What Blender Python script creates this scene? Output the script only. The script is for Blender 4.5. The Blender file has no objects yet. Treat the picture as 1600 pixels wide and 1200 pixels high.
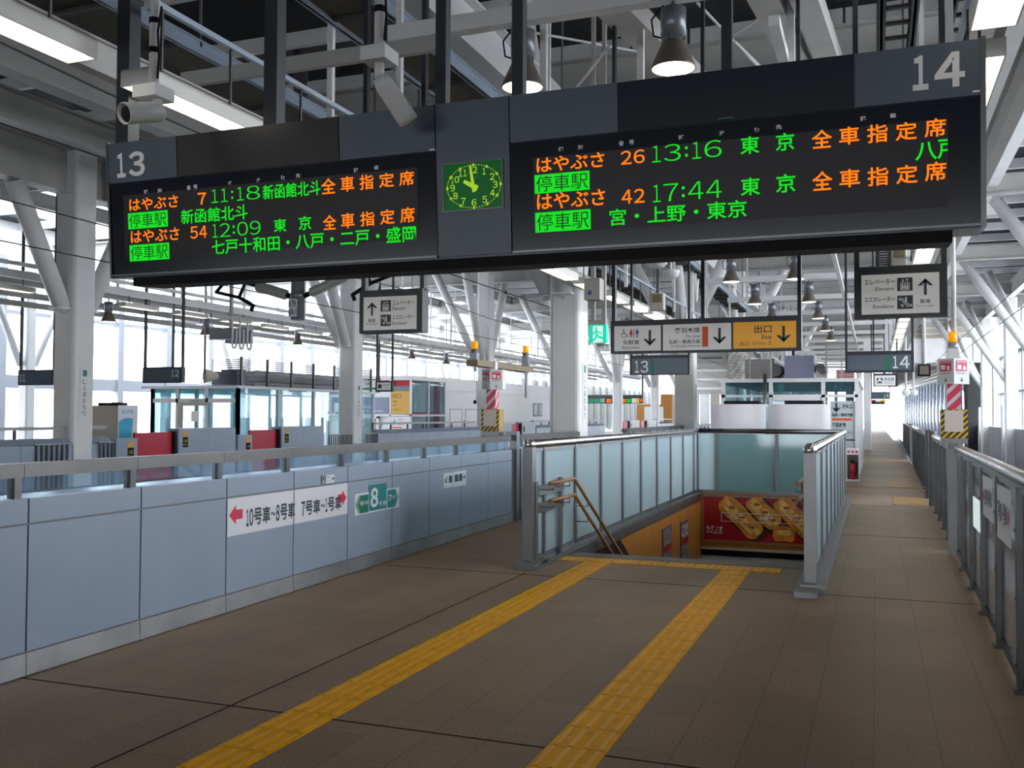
import bpy, bmesh, math, random
from mathutils import Vector, Matrix
random.seed(7)
C = bpy.context.scene.collection
SC = bpy.context.scene
V = Vector

# ------------------------------------------------------------------ camera, world, exposure
EYE = V((0.0, 0.0, 1.62)); FPX = 1500.0
def camera_axes():
    roll = math.radians(0.25); u, v = 1367.0 - 800, 650.0 - 600
    c, s = math.cos(roll), math.sin(roll)
    d = V((u * c + v * s, -(-u * s + v * c), FPX)).normalized()
    th = math.asin(d[0]); p = math.atan2(-d[1], d[2])
    fw = V((-math.sin(th) * math.cos(p), math.cos(th) * math.cos(p), math.sin(p)))
    rt = V((math.cos(th), math.sin(th), 0)); up = rt.cross(fw)
    return rt * c + up * s, -rt * s + up * c, fw
CR, CU, CF = camera_axes()
cam = bpy.data.cameras.new('camera'); cam.sensor_width = 36.0; cam.lens = FPX / 1600 * 36
cam.clip_start = 0.05; cam.clip_end = 600
co = bpy.data.objects.new('camera', cam); C.objects.link(co)
co.matrix_world = Matrix((( CR.x, CU.x, -CF.x, EYE.x), (CR.y, CU.y, -CF.y, EYE.y), (CR.z, CU.z, -CF.z, EYE.z), (0, 0, 0, 1)))
SC.camera = co

w = bpy.data.worlds.new('sky'); SC.world = w; w.use_nodes = True
nt = w.node_tree; bg = nt.nodes['Background']
tc = nt.nodes.new('ShaderNodeTexCoord'); sp = nt.nodes.new('ShaderNodeSeparateXYZ'); rp = nt.nodes.new('ShaderNodeValToRGB')
nt.links.new(tc.outputs['Generated'], sp.inputs[0]); nt.links.new(sp.outputs['Z'], rp.inputs[0]); nt.links.new(rp.outputs[0], bg.inputs[0])
rp.color_ramp.elements[0].position = 0.0; rp.color_ramp.elements[0].color = (0.95, 0.965, 1.0, 1)
rp.color_ramp.elements[1].position = 0.7; rp.color_ramp.elements[1].color = (0.80, 0.90, 1.0, 1)
bg.inputs[1].default_value = 8.0
SC.view_settings.view_transform = 'Standard'; SC.view_settings.look = 'None'
SC.view_settings.gamma = 1.0; SC.view_settings.use_curve_mapping = False
SC.view_settings.exposure = 0.14
SC.cycles.transparent_max_bounces = 32

def ray(px, py): return CR * ((px - 800) / FPX) - CU * ((py - 600) / FPX) + CF
def onz(px, py, z=0.0):
    d = ray(px, py); return EYE + d * ((z - EYE.z) / d.z)
def onx(px, py, X):
    d = ray(px, py); return EYE + d * (X / d.x)
def ony(px, py, Y):
    d = ray(px, py); return EYE + d * (Y / d.y)

# ------------------------------------------------------------------ materials
def mat(name, col, rough=0.5, metal=0.0, noise=0.0, nscale=8.0, spec=0.5, emit=None, es=0.0, stretch=None):
    m = bpy.data.materials.new(name); m.use_nodes = True
    t = m.node_tree; b = t.nodes['Principled BSDF']
    b.inputs['Base Color'].default_value = (*col, 1); b.inputs['Roughness'].default_value = rough
    b.inputs['Metallic'].default_value = metal; b.inputs['Specular IOR Level'].default_value = spec
    if emit:
        b.inputs['Emission Color'].default_value = (*emit, 1); b.inputs['Emission Strength'].default_value = es
    if noise:
        tcn = t.nodes.new('ShaderNodeTexCoord'); n = t.nodes.new('ShaderNodeTexNoise'); n.inputs['Scale'].default_value = nscale; n.inputs['Detail'].default_value = 5
        r = t.nodes.new('ShaderNodeValToRGB')
        r.color_ramp.elements[0].position = 0.3; r.color_ramp.elements[1].position = 0.7
        r.color_ramp.elements[0].color = (*[c * (1 - noise) for c in col], 1); r.color_ramp.elements[1].color = (*[min(1, c * (1 + noise)) for c in col], 1)
        mp = t.nodes.new('ShaderNodeMapping')
        if stretch: mp.inputs['Scale'].default_value = stretch
        t.links.new(tcn.outputs['Object'], mp.inputs[0]); t.links.new(mp.outputs[0], n.inputs['Vector'])
        t.links.new(n.outputs['Fac'], r.inputs[0]); t.links.new(r.outputs[0], b.inputs['Base Color'])
    return m

def mix_glass(name, parts):
    """parts: (kind, colour, weight, roughness)"""
    m = bpy.data.materials.new(name); m.use_nodes = True; t = m.node_tree
    t.nodes.remove(t.nodes['Principled BSDF']); out = t.nodes['Material Output']
    prev, tot = None, 0.0
    for kind, col, wt, rg in parts:
        n = t.nodes.new({'t': 'ShaderNodeBsdfTransparent', 'g': 'ShaderNodeBsdfGlossy', 'd': 'ShaderNodeBsdfDiffuse', 'l': 'ShaderNodeBsdfTranslucent'}[kind])
        n.inputs['Color'].default_value = (*col, 1)
        if kind == 'g': n.inputs['Roughness'].default_value = rg
        if prev is None: prev, tot = n.outputs[0], wt
        else:
            mx = t.nodes.new('ShaderNodeMixShader'); mx.inputs[0].default_value = wt / (tot + wt)
            t.links.new(prev, mx.inputs[1]); t.links.new(n.outputs[0], mx.inputs[2]); prev, tot = mx.outputs[0], tot + wt
    t.links.new(prev, out.inputs[0]); return m

M = {}
M['steel'] = mat('brushed_steel', (0.26, 0.26, 0.265), 0.42, 1.0, 0.08, 2.0)
M['steel_dark'] = mat('dark_steel', (0.12, 0.12, 0.12), 0.34, 1.0, 0.1, 4.0)
M['rail'] = mat('polished_rail_steel', (0.56, 0.56, 0.57), 0.27, 1.0)
M['kick'] = mat('kick_plate_steel', (0.40, 0.40, 0.41), 0.5, 0.9, 0.15, 2.5)
M['fence_rail'] = mat('fence_rail_steel', (0.125, 0.122, 0.12), 0.38, 1.0, 0.1, 2.0)
M['panel'] = mat('fence_panel_paint', (0.33, 0.395, 0.50), 0.36, 0.0, 0.04, 1.5)
M['mullion'] = mat('mullion_grey', (0.36, 0.38, 0.42), 0.5)
M['tray_pale'] = mat('pale_blue_board_face', (0.55, 0.62, 0.64), 0.5)
M['seam'] = mat('panel_seam', (0.20, 0.21, 0.23), 0.6)
M['white'] = mat('white_steel_paint', (0.78, 0.78, 0.78), 0.42, 0.0, 0.05, 1.2)
M['white_wall'] = mat('white_cladding', (0.80, 0.80, 0.82), 0.5, 0.0, 0.03, 0.8)
M['grey_beam'] = mat('grey_beam_paint', (0.46, 0.45, 0.43), 0.5, 0.0, 0.08, 1.0)
M['grey_dark'] = mat('dark_grey_paint', (0.16, 0.165, 0.17), 0.55, 0.0, 0.1, 1.0)
M['deck'] = mat('dark_roof_deck', (0.016, 0.018, 0.02), 0.75, 0.0, 0.2, 0.7)
M['tray_blue'] = mat('galvanised_blue_tray', (0.42, 0.50, 0.60), 0.35, 0.6)
M['tray_dark'] = mat('dark_tray', (0.045, 0.045, 0.045), 0.6)
M['tray_mesh'] = mat('brown_tray_mesh', (0.10, 0.085, 0.06), 0.7, 0, 0.3, 30)
M['sign_dark'] = mat('sign_frame_dark', (0.022, 0.028, 0.036), 0.4)
M['sign_face'] = mat('sign_face_white', (0.70, 0.70, 0.70), 0.35, emit=(0.9, 0.9, 0.88), es=0.10)
M['sign_orange'] = mat('sign_face_orange', (0.85, 0.40, 0.01), 0.35, emit=(1, 0.45, 0.01), es=0.12)
M['sign_slate'] = mat('sign_face_slate', (0.085, 0.115, 0.145), 0.3)
M['ink'] = mat('sign_ink', (0.02, 0.025, 0.03), 0.5)
M['ink_blue'] = mat('slate_ink', (0.035, 0.055, 0.075), 0.5)
M['ink_white'] = mat('white_lettering', (0.80, 0.80, 0.82), 0.5)
M['ink_red'] = mat('red_print', (0.72, 0.02, 0.08), 0.45)
M['ink_orange'] = mat('orange_red_print', (0.85, 0.09, 0.01), 0.45)
M['ink_bluep'] = mat('blue_print', (0.02, 0.11, 0.45), 0.45)
M['green_print'] = mat('green_print', (0.0, 0.19, 0.10), 0.45)
M['teal_print'] = mat('teal_print', (0.0, 0.23, 0.23), 0.45)
M['board'] = mat('board_slate_blue', (0.062, 0.088, 0.115), 0.38, 0.0, 0.04, 2)
M['board_brown'] = mat('board_dark_glass_brown', (0.045, 0.043, 0.045), 0.22)
M['board_black'] = mat('board_dark_glass', (0.015, 0.021, 0.030), 0.2)
M['screen'] = mat('screen_black', (0.008, 0.010, 0.019), 0.18, spec=0.35)
M['led_zone'] = mat('led_matrix_off', (0.022, 0.018, 0.022), 0.4, spec=0.3)
M['led_o'] = mat('led_orange', (0.05, 0.01, 0.0), 1.0, spec=0.0, emit=(1.0, 0.17, 0.006), es=1.35)
M['led_g'] = mat('led_green', (0.0, 0.04, 0.0), 1.0, spec=0.0, emit=(0.01, 0.72, 0.02), es=0.95)
M['led_dark'] = mat('led_green_off', (0.005, 0.03, 0.005), 0.5)
M['clock_green'] = mat('clock_dial_green', (0.0, 0.13, 0.025), 0.3, spec=0.2, emit=(0.0, 0.5, 0.06), es=0.06)
M['clock_lime'] = mat('clock_lime', (0.55, 0.85, 0.02), 0.5, emit=(0.55, 0.95, 0.02), es=0.35)
M['tube_on'] = mat('lit_fluorescent', (1, 1, 1), 0.5, emit=(1.0, 0.93, 0.78), es=7.0)
M['lens_on'] = mat('lit_lamp_lens', (1, 1, 1), 0.5, emit=(1.0, 0.90, 0.75), es=4.0)
M['refl'] = mat('fixture_white', (0.80, 0.79, 0.74), 0.4)
M['lamp_can'] = mat('lamp_can_grey', (0.25, 0.27, 0.30), 0.35, 0.5)
M['lamp_shade'] = mat('lamp_shade_bronze', (0.20, 0.17, 0.14), 0.4, 0.4)
M['cctv'] = mat('cctv_white', (0.72, 0.72, 0.72), 0.35)
M['black'] = mat('matt_black', (0.010, 0.010, 0.011), 0.7, spec=0.2)
M['yellow'] = mat('tactile_yellow', (0.80, 0.37, 0.0), 0.5, 0, 0.12, 9, spec=0.10)
M['yellow_worn'] = mat('tactile_ochre', (0.33, 0.18, 0.04), 0.5, 0, 0.12, 9)
M['yellow_rib'] = mat('tactile_rib', (0.82, 0.40, 0.0), 0.35, spec=0.2)
M['wood'] = mat('wood_rail', (0.33, 0.14, 0.035), 0.35, 0, 0.2, 6, stretch=(6, 1, 6))
M['orange_wall'] = mat('orange_laminate', (0.52, 0.20, 0.035), 0.35, 0, 0.08, 2)
M['granite_black'] = mat('black_granite', (0.015, 0.015, 0.017), 0.25, 0, 0.4, 40)
M['stair'] = mat('stair_stone', (0.16, 0.14, 0.125), 0.6, 0, 0.12, 25)
M['concrete'] = mat('concrete', (0.38, 0.38, 0.38), 0.8, 0, 0.12, 2)
M['track'] = mat('track_bed', (0.34, 0.34, 0.34), 0.85, 0, 0.2, 3)
M['ad_red'] = mat('poster_red', (0.42, 0.005, 0.01), 0.3)
M['pie'] = mat('pastry_print', (0.72, 0.27, 0.03), 0.35, 0, 0.35, 5)
M['pie_light'] = mat('pastry_highlight_print', (0.92, 0.55, 0.14), 0.35, 0, 0.25, 9)
M['pie_dark'] = mat('pastry_shadow_print', (0.10, 0.015, 0.006), 0.4)
M['pie_hole'] = mat('pastry_filling_print', (0.36, 0.10, 0.012), 0.4)
M['gate_red'] = mat('gate_red', (0.55, 0.012, 0.045), 0.4)
M['amber'] = mat('amber_lens', (0.9, 0.32, 0.0), 0.3, emit=(1, 0.4, 0.0), es=0.45)
M['exit_green'] = mat('exit_sign_green', (0.0, 0.45, 0.32), 0.4, emit=(0.0, 0.75, 0.5), es=0.6)
M['exit_white'] = mat('exit_sign_white', (0.9, 0.95, 0.93), 0.4, emit=(0.85, 1, 0.95), es=0.5)
M['tan'] = mat('tan_cabinet', (0.50, 0.46, 0.40), 0.5)
M['cyan'] = mat('cyan_print', (0.02, 0.42, 0.65), 0.4)
M['lilac'] = mat('grey_violet_panel', (0.24, 0.25, 0.36), 0.4)
M['amber_panel'] = mat('ochre_panel', (0.72, 0.40, 0.08), 0.4)
M['orange_box'] = mat('orange_kiosk', (0.50, 0.20, 0.03), 0.5)
M['stripe_y'] = mat('hazard_yellow', (0.75, 0.48, 0.02), 0.45)
M['silver'] = mat('silver_curved_panel', (0.40, 0.45, 0.52), 0.20, 1.0)
M['teal_glass'] = mat('teal_film', (0.006, 0.045, 0.055), 0.25)
M['cream'] = mat('cream_cover', (0.74, 0.64, 0.58), 0.5)
M['wire'] = mat('wire_black', (0.02, 0.02, 0.02), 0.5)
M['porcelain'] = mat('insulator_grey', (0.50, 0.49, 0.46), 0.35)
M['glossy_white'] = mat('glossy_white_cover', (0.76, 0.76, 0.79), 0.16)
M['poster_photo'] = mat('poster_photo_print', (0.22, 0.20, 0.22), 0.3, 0, 0.9, 11)
M['brown_bar'] = mat('brown_bar_paint', (0.22, 0.17, 0.10), 0.5)
M['clear'] = mix_glass('clear_glass', [('t', (0.90, 0.95, 0.97), 0.90, 0), ('g', (0.9, 0.95, 1.0), 0.10, 0.02)])
M['window'] = mix_glass('window_glass', [('t', (0.98, 0.99, 1.0), 0.96, 0), ('g', (1, 1, 1), 0.04, 0.02)])
M['fence_glass'] = mix_glass('fence_glass', [('t', (0.84, 0.93, 1.0), 0.78, 0), ('g', (0.8, 0.9, 1.0), 0.16, 0.04), ('d', (0.6, 0.72, 0.85), 0.06, 0)])
M['frost'] = mix_glass('frosted_glass', [('t', (0.84, 0.96, 1.0), 0.28, 0), ('l', (0.88, 0.98, 1.0), 0.40, 0), ('d', (0.74, 0.86, 0.90), 0.24, 0), ('g', (0.9, 0.97, 1.0), 0.08, 0.05)])
M['frost_back'] = mix_glass('frosted_glass_dense', [('t', (0.45, 0.62, 0.62), 0.22, 0), ('l', (0.50, 0.70, 0.70), 0.34, 0), ('d', (0.22, 0.33, 0.33), 0.32, 0), ('g', (0.9, 0.97, 1.0), 0.05, 0.05)])
M['poly'] = mix_glass('clear_screen_panel', [('t', (0.72, 0.72, 0.72), 0.62, 0), ('g', (0.85, 0.86, 0.9), 0.30, 0.06), ('d', (0.3, 0.29, 0.28), 0.08, 0)])
M['teal_pane'] = mix_glass('teal_tinted_glass', [('t', (0.80, 0.90, 0.92), 0.80, 0), ('g', (0.9, 0.95, 1), 0.06, 0.02), ('d', (0.15, 0.3, 0.35), 0.12, 0)])

def floor_material():
    m = bpy.data.materials.new('platform_tile'); m.use_nodes = True; t = m.node_tree; b = t.nodes['Principled BSDF']
    tcn = t.nodes.new('ShaderNodeTexCoord')
    mp = t.nodes.new('ShaderNodeMapping'); mp.inputs['Rotation'].default_value = (0, 0, math.pi / 2); mp.inputs['Location'].default_value = (0.11, 0.016, 0)
    br = t.nodes.new('ShaderNodeTexBrick'); br.inputs['Scale'].default_value = 1.0
    br.inputs['Brick Width'].default_value = 0.6; br.inputs['Row Height'].default_value = 0.3; br.inputs['Mortar Size'].default_value = 0.0035
    br.inputs['Mortar Smooth'].default_value = 0.3; br.offset = 0.5
    br.inputs['Color1'].default_value = (0.275, 0.192, 0.120, 1); br.inputs['Color2'].default_value = (0.240, 0.168, 0.106, 1); br.inputs['Mortar'].default_value = (0.155, 0.108, 0.072, 1)
    n = t.nodes.new('ShaderNodeTexNoise'); n.inputs['Scale'].default_value = 95; n.inputs['Detail'].default_value = 3
    n2 = t.nodes.new('ShaderNodeTexNoise'); n2.inputs['Scale'].default_value = 1.1; n2.inputs['Detail'].default_value = 4
    mr = t.nodes.new('ShaderNodeMapRange'); mr.inputs[1].default_value = 0.25; mr.inputs[2].default_value = 0.75; mr.inputs[3].default_value = 0.48; mr.inputs[4].default_value = 1.48
    mr2 = t.nodes.new('ShaderNodeMapRange'); mr2.inputs[1].default_value = 0.3; mr2.inputs[2].default_value = 0.7; mr2.inputs[3].default_value = 0.90; mr2.inputs[4].default_value = 1.08
    mu = t.nodes.new('ShaderNodeMath'); mu.operation = 'MULTIPLY'
    mx = t.nodes.new('ShaderNodeMix'); mx.data_type = 'RGBA'; mx.blend_type = 'MULTIPLY'; mx.inputs[0].default_value = 1.0
    L = t.links.new
    L(tcn.outputs['Object'], mp.inputs[0]); L(mp.outputs[0], br.inputs['Vector']); L(tcn.outputs['Object'], n.inputs['Vector']); L(tcn.outputs['Object'], n2.inputs['Vector'])
    L(n.outputs['Fac'], mr.inputs[0]); L(n2.outputs['Fac'], mr2.inputs[0]); L(mr.outputs[0], mu.inputs[0]); L(mr2.outputs[0], mu.inputs[1])
    L(br.outputs['Color'], mx.inputs[6]); L(mu.outputs[0], mx.inputs[7]); L(mx.outputs[2], b.inputs['Base Color'])
    b.inputs['Roughness'].default_value = 0.5; b.inputs['Specular IOR Level'].default_value = 0.22
    bp = t.nodes.new('ShaderNodeBump'); bp.inputs['Strength'].default_value = 0.12; bp.inputs['Distance'].default_value = 0.002
    L(n.outputs['Fac'], bp.inputs['Height']); L(bp.outputs[0], b.inputs['Normal'])
    return m
M['floor'] = floor_material()

def stripe_material(name, c1, c2, period, axis='diag'):
    m = bpy.data.materials.new(name); m.use_nodes = True; t = m.node_tree; b = t.nodes['Principled BSDF']
    tcn = t.nodes.new('ShaderNodeTexCoord'); s = t.nodes.new('ShaderNodeSeparateXYZ'); L = t.links.new
    L(tcn.outputs['Object'], s.inputs[0])
    a = t.nodes.new('ShaderNodeMath'); a.operation = 'ADD'; L(s.outputs['X'], a.inputs[0]); L(s.outputs['Y'], a.inputs[1])
    a2 = t.nodes.new('ShaderNodeMath'); a2.operation = 'SUBTRACT'; L(a.outputs[0], a2.inputs[1]); L(s.outputs['Z'], a2.inputs[0])
    dv = t.nodes.new('ShaderNodeMath'); dv.operation = 'DIVIDE'; dv.inputs[1].default_value = period; L(a2.outputs[0], dv.inputs[0])
    fr = t.nodes.new('ShaderNodeMath'); fr.operation = 'FRACT'; L(dv.outputs[0], fr.inputs[0])
    gt = t.nodes.new('ShaderNodeMath'); gt.operation = 'GREATER_THAN'; gt.inputs[1].default_value = axis if isinstance(axis, float) else 0.5; L(fr.outputs[0], gt.inputs[0])
    mx = t.nodes.new('ShaderNodeMix'); mx.data_type = 'RGBA'; L(gt.outputs[0], mx.inputs[0])
    mx.inputs[6].default_value = (*c1, 1); mx.inputs[7].default_value = (*c2, 1); L(mx.outputs[2], b.inputs['Base Color'])
    b.inputs['Roughness'].default_value = 0.4
    return m
M['redwhite'] = stripe_material('red_white_stripe', (0.62, 0.64, 0.62), (0.72, 0.03, 0.10), 0.155, 0.38)
M['hazard'] = stripe_material('hazard_stripe', (0.015, 0.015, 0.015), (0.72, 0.46, 0.02), 0.07)

# ------------------------------------------------------------------ mesh building
class MB:
    def __init__(s): s.v = []; s.f = []; s.fm = []; s.m = 0; s.smooth = []
    def add(s, vs, fs, smooth=False):
        o = len(s.v); s.v += [V(p) for p in vs]
        for f in fs: s.f.append([i + o for i in f]); s.fm.append(s.m); s.smooth.append(smooth)
        return s
    def box(s, x0, x1, y0, y1, z0, z1):
        return s.add([(x0, y0, z0), (x1, y0, z0), (x1, y1, z0), (x0, y1, z0), (x0, y0, z1), (x1, y0, z1), (x1, y1, z1), (x0, y1, z1)],
                     [(0, 3, 2, 1), (4, 5, 6, 7), (0, 1, 5, 4), (1, 2, 6, 5), (2, 3, 7, 6), (3, 0, 4, 7)])
    def chamfer_box(s, x0, x1, y0, y1, z0, z1, c):          # vertical edges rounded by c
        pts = []
        for cx, cy, a0 in ((x1 - c, y1 - c, 0), (x0 + c, y1 - c, 90), (x0 + c, y0 + c, 180), (x1 - c, y0 + c, 270)):
            for k in range(4):
                a = math.radians(a0 + 30 * k); pts.append((cx + c * math.cos(a), cy + c * math.sin(a)))
        return s.prism(pts, z0, z1)
    def prism(s, pts, z0, z1):
        n = len(pts)
        return s.add([(x, y, z0) for x, y in pts] + [(x, y, z1) for x, y in pts],
                     [tuple(range(n))[::-1], tuple(range(n, 2 * n))] + [(i, (i + 1) % n, (i + 1) % n + n, i + n) for i in range(n)])
    def beam(s, p, q, w_, h, up=V((0, 0, 1))):
        p, q = V(p), V(q); d = (q - p).normalized()
        if abs(d.dot(up)) > 0.99: up = V((0, 1, 0))
        r = d.cross(up).normalized() * (w_ / 2); u = r.cross(d).normalized() * (h / 2)
        vs = [p - r - u, p + r - u, p + r + u, p - r + u, q - r - u, q + r - u, q + r + u, q - r + u]
        return s.add(vs, [(0, 1, 2, 3), (7, 6, 5, 4), (0, 4, 5, 1), (1, 5, 6, 2), (2, 6, 7, 3), (3, 7, 4, 0)])
    def ibeam(s, p, q, w_, h, tf=0.03, tw=0.02):
        p, q = V(p), V(q); up = V((0, 0, 1))
        s.beam(p + up * (h / 2 - tf / 2), q + up * (h / 2 - tf / 2), w_, tf); s.beam(p - up * (h / 2 - tf / 2), q - up * (h / 2 - tf / 2), w_, tf)
        return s.beam(p, q, tw, h - 2 * tf)
    def tube(s, p, q, r, n=12, r2=None, caps=True):
        p, q = V(p), V(q); r2 = r if r2 is None else r2; d = (q - p).normalized()
        a = d.cross(V((0, 0, 1)) if abs(d.z) < 0.95 else V((1, 0, 0))).normalized(); b = d.cross(a)
        vs = []
        for c, rr in ((p, r), (q, r2)):
            for i in range(n):
                t = 2 * math.pi * i / n; vs.append(c + a * (rr * math.cos(t)) + b * (rr * math.sin(t)))
        o = len(s.v); s.add(vs, [(i, i + n, (i + 1) % n + n, (i + 1) % n) for i in range(n)], True)
        if caps:
            s.f += [[o + i for i in range(n)], [o + n + i for i in range(n)][::-1]]; s.fm += [s.m, s.m]; s.smooth += [False, False]
        return s
    def path(s, pts, r, n=8):
        for i in range(len(pts) - 1): s.tube(pts[i], pts[i + 1], r, n)
        for p in pts[1:-1]: s.ball(p, r * 1.0, n)
        return s
    def ball(s, c, r, n=8, sz=1.0):
        c = V(c); k = max(4, n // 2); vs = [c + V((0, 0, r * sz))]; fs = []
        for i in range(1, k):
            ph = math.pi * i / k
            for j in range(n): vs.append(c + V((r * math.sin(ph) * math.cos(2 * math.pi * j / n), r * math.sin(ph) * math.sin(2 * math.pi * j / n), r * sz * math.cos(ph))))
        vs.append(c - V((0, 0, r * sz)))
        for j in range(n): fs.append((0, 1 + j, 1 + (j + 1) % n)); fs.append((len(vs) - 1, 1 + (k - 2) * n + (j + 1) % n, 1 + (k - 2) * n + j))
        for i in range(k - 2):
            for j in range(n): fs.append((1 + i * n + j, 1 + (i + 1) * n + j, 1 + (i + 1) * n + (j + 1) % n, 1 + i * n + (j + 1) % n))
        return s.add(vs, fs, True)
    def lathe(s, c, axis, prof, n=20):                        # prof: (distance along axis, radius)
        c = V(c); d = V(axis).normalized(); a = d.cross(V((0, 0, 1)) if abs(d.z) < 0.95 else V((1, 0, 0))).normalized(); b = d.cross(a)
        vs = [c + d * h + (a * math.cos(2 * math.pi * j / n) + b * math.sin(2 * math.pi * j / n)) * r for h, r in prof for j in range(n)]
        fs = [(i * n + j, (i + 1) * n + j, (i + 1) * n + (j + 1) % n, i * n + (j + 1) % n) for i in range(len(prof) - 1) for j in range(n)]
        return s.add(vs, fs, True)
    # flat artwork lying on a plane
    def poly(s, pl, pts, d=0.002):
        return s.add([pl.at(a, b, d) for a, b in pts], [tuple(range(len(pts)))])
    def rect(s, pl, a0, b0, a1, b1, d=0.002): return s.poly(pl, [(a0, b0), (a1, b0), (a1, b1), (a0, b1)], d)
    def slab(s, pl, a0, b0, a1, b1, d0, d1):                  # a real plate standing proud of the plane
        vs = [pl.at(a, b, d) for d in (d0, d1) for a, b in ((a0, b0), (a1, b0), (a1, b1), (a0, b1))]
        return s.add(vs, [(3, 2, 1, 0), (4, 5, 6, 7), (0, 1, 5, 4), (1, 2, 6, 5), (2, 3, 7, 6), (3, 0, 4, 7)])
    def disc(s, pl, a, b, r, d=0.002, n=24, ry=None):
        ry = r if ry is None else ry
        return s.poly(pl, [(a + r * math.cos(2 * math.pi * i / n), b + ry * math.sin(2 * math.pi * i / n)) for i in range(n)], d)
    def line(s, pl, pts, wd, d=0.002):                        # a stroke of given width
        for (a0, b0), (a1, b1) in zip(pts, pts[1:]):
            L = math.hypot(a1 - a0, b1 - b0) or 1; x, y = -(b1 - b0) / L * wd / 2, (a1 - a0) / L * wd / 2
            ex, ey = (a1 - a0) / L * wd / 4, (b1 - b0) / L * wd / 4
            s.poly(pl, [(a0 - x - ex, b0 - y - ey), (a0 + x - ex, b0 + y - ey), (a1 + x + ex, b1 + y + ey), (a1 - x + ex, b1 - y + ey)][::-1], d)
        return s
    def ring(s, pl, a, b, r, wd, d=0.002, a0=0, a1=360, n=20):
        return s.line(pl, [(a + r * math.cos(math.radians(a0 + (a1 - a0) * i / n)), b + r * math.sin(math.radians(a0 + (a1 - a0) * i / n))) for i in range(n + 1)], wd, d)
    def text(s, pl, string, a0, b0, a1, b1, d=0.003, bold=0.0, clip=None, mirror=False):   # lettering fitted to a rectangle of the plane
        vs, fs = glyphs(string, bold, clip)
        xs = [p[0] for p in vs]; ys = [p[1] for p in vs]; X0, X1, Y0, Y1 = min(xs), max(xs), min(ys), max(ys)
        if clip: X1 = X0 + (X1 - X0) 
        fx = (lambda x: a1 - (x - X0) / (X1 - X0) * (a1 - a0)) if mirror else (lambda x: a0 + (x - X0) / (X1 - X0) * (a1 - a0))
        return s.add([pl.at(fx(p[0]), b0 + (p[1] - Y0) / (Y1 - Y0) * (b1 - b0), d) for p in vs], fs)
    def arrow(s, pl, a, b, sz, ang, d=0.003, t=0.17):         # shaft with an open chevron head
        c, n = math.cos(math.radians(ang)), math.sin(math.radians(ang))
        R = lambda x, y: (a + (x * c - y * n) * sz, b + (x * n + y * c) * sz)
        s.poly(pl, [R(-0.5, -t / 2), R(0.42, -t / 2), R(0.42, t / 2), R(-0.5, t / 2)], d)
        k = t * 1.35
        s.poly(pl, [R(0.5, 0), R(0.06, 0.44), R(0.06, 0.44 - k), R(0.5 - k, 0)], d); s.poly(pl, [R(0.5, 0), R(0.5 - k, 0), R(0.06, -0.44 + k), R(0.06, -0.44)], d)
        return s
    def block_arrow(s, pl, a0, b0, a1, b1, right, d=0.003):
        h = b1 - b0; m = (b0 + b1) / 2; L = a1 - a0
        f = (lambda u: a0 + u * L) if right else (lambda u: a1 - u * L)
        return s.poly(pl, [(f(0), m - h * .25), (f(.5), m - h * .25), (f(.5), b0), (f(1), m), (f(.5), b1), (f(.5), m + h * .25), (f(0), m + h * .25)], d)
    def mesh(s, name, mats, off=V((0, 0, 0))):
        me = bpy.data.meshes.new(name); me.from_pydata([tuple(p - off) for p in s.v], [], s.f)
        for m in mats: me.materials.append(m)
        me.polygons.foreach_set('material_index', s.fm); me.polygons.foreach_set('use_smooth', s.smooth)
        me.update(); return me

FONT = bpy.data.curves.new('lettering_source', 'FONT'); FONTO = bpy.data.objects.new('lettering_source', FONT); C.objects.link(FONTO)
_gl = {}
def glyphs(string, bold=0.0, clip=None):
    k = (string, bold, clip)
    if k not in _gl:
        FONT.body = string; FONT.offset = bold; FONT.resolution_u = 4
        bpy.context.view_layer.update()
        me = bpy.data.meshes.new_from_object(FONTO.evaluated_get(bpy.context.evaluated_depsgraph_get()))
        if clip:
            bm = bmesh.new(); bm.from_mesh(me); xs = [v.co.x for v in bm.verts]; xc = min(xs) + (max(xs) - min(xs)) * clip
            bmesh.ops.bisect_plane(bm, geom=bm.verts[:] + bm.edges[:] + bm.faces[:], plane_co=(xc, 0, 0), plane_no=(1, 0, 0), clear_outer=True)
            bm.to_mesh(me); bm.free()
        _gl[k] = ([tuple(v.co) for v in me.vertices], [tuple(p.vertices) for p in me.polygons]); bpy.data.meshes.remove(me)
    return _gl[k]

class Plane:
    def __init__(s, o, ux, uy): s.o, s.ux, s.uy = V(o), V(ux).normalized(), V(uy).normalized(); s.n = s.ux.cross(s.uy)
    def at(s, a, b, d=0.0): return s.o + s.ux * a + s.uy * b + s.n * d
    def px(s, x, y):
        dr = ray(x, y); t = (s.o - EYE).dot(s.n) / dr.dot(s.n); p = EYE + dr * t - s.o
        return p.dot(s.ux), p.dot(s.uy)
    def pr(s, x0, y0, x1, y1):                                # pixels of bottom-left and top-right -> rectangle on the plane
        return (*s.px(x0, y0), *s.px(x1, y1))
def facing_y(Y, z=0.0): return Plane((0, Y, z), (1, 0, 0), (0, 0, 1))       # seen from the camera side
def facing_px(X): return Plane((X, 0, 0), (0, 1, 0), (0, 0, 1))             # faces +X
def facing_nx(X): return Plane((X, 0, 0), (0, -1, 0), (0, 0, 1))            # faces -X

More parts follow.
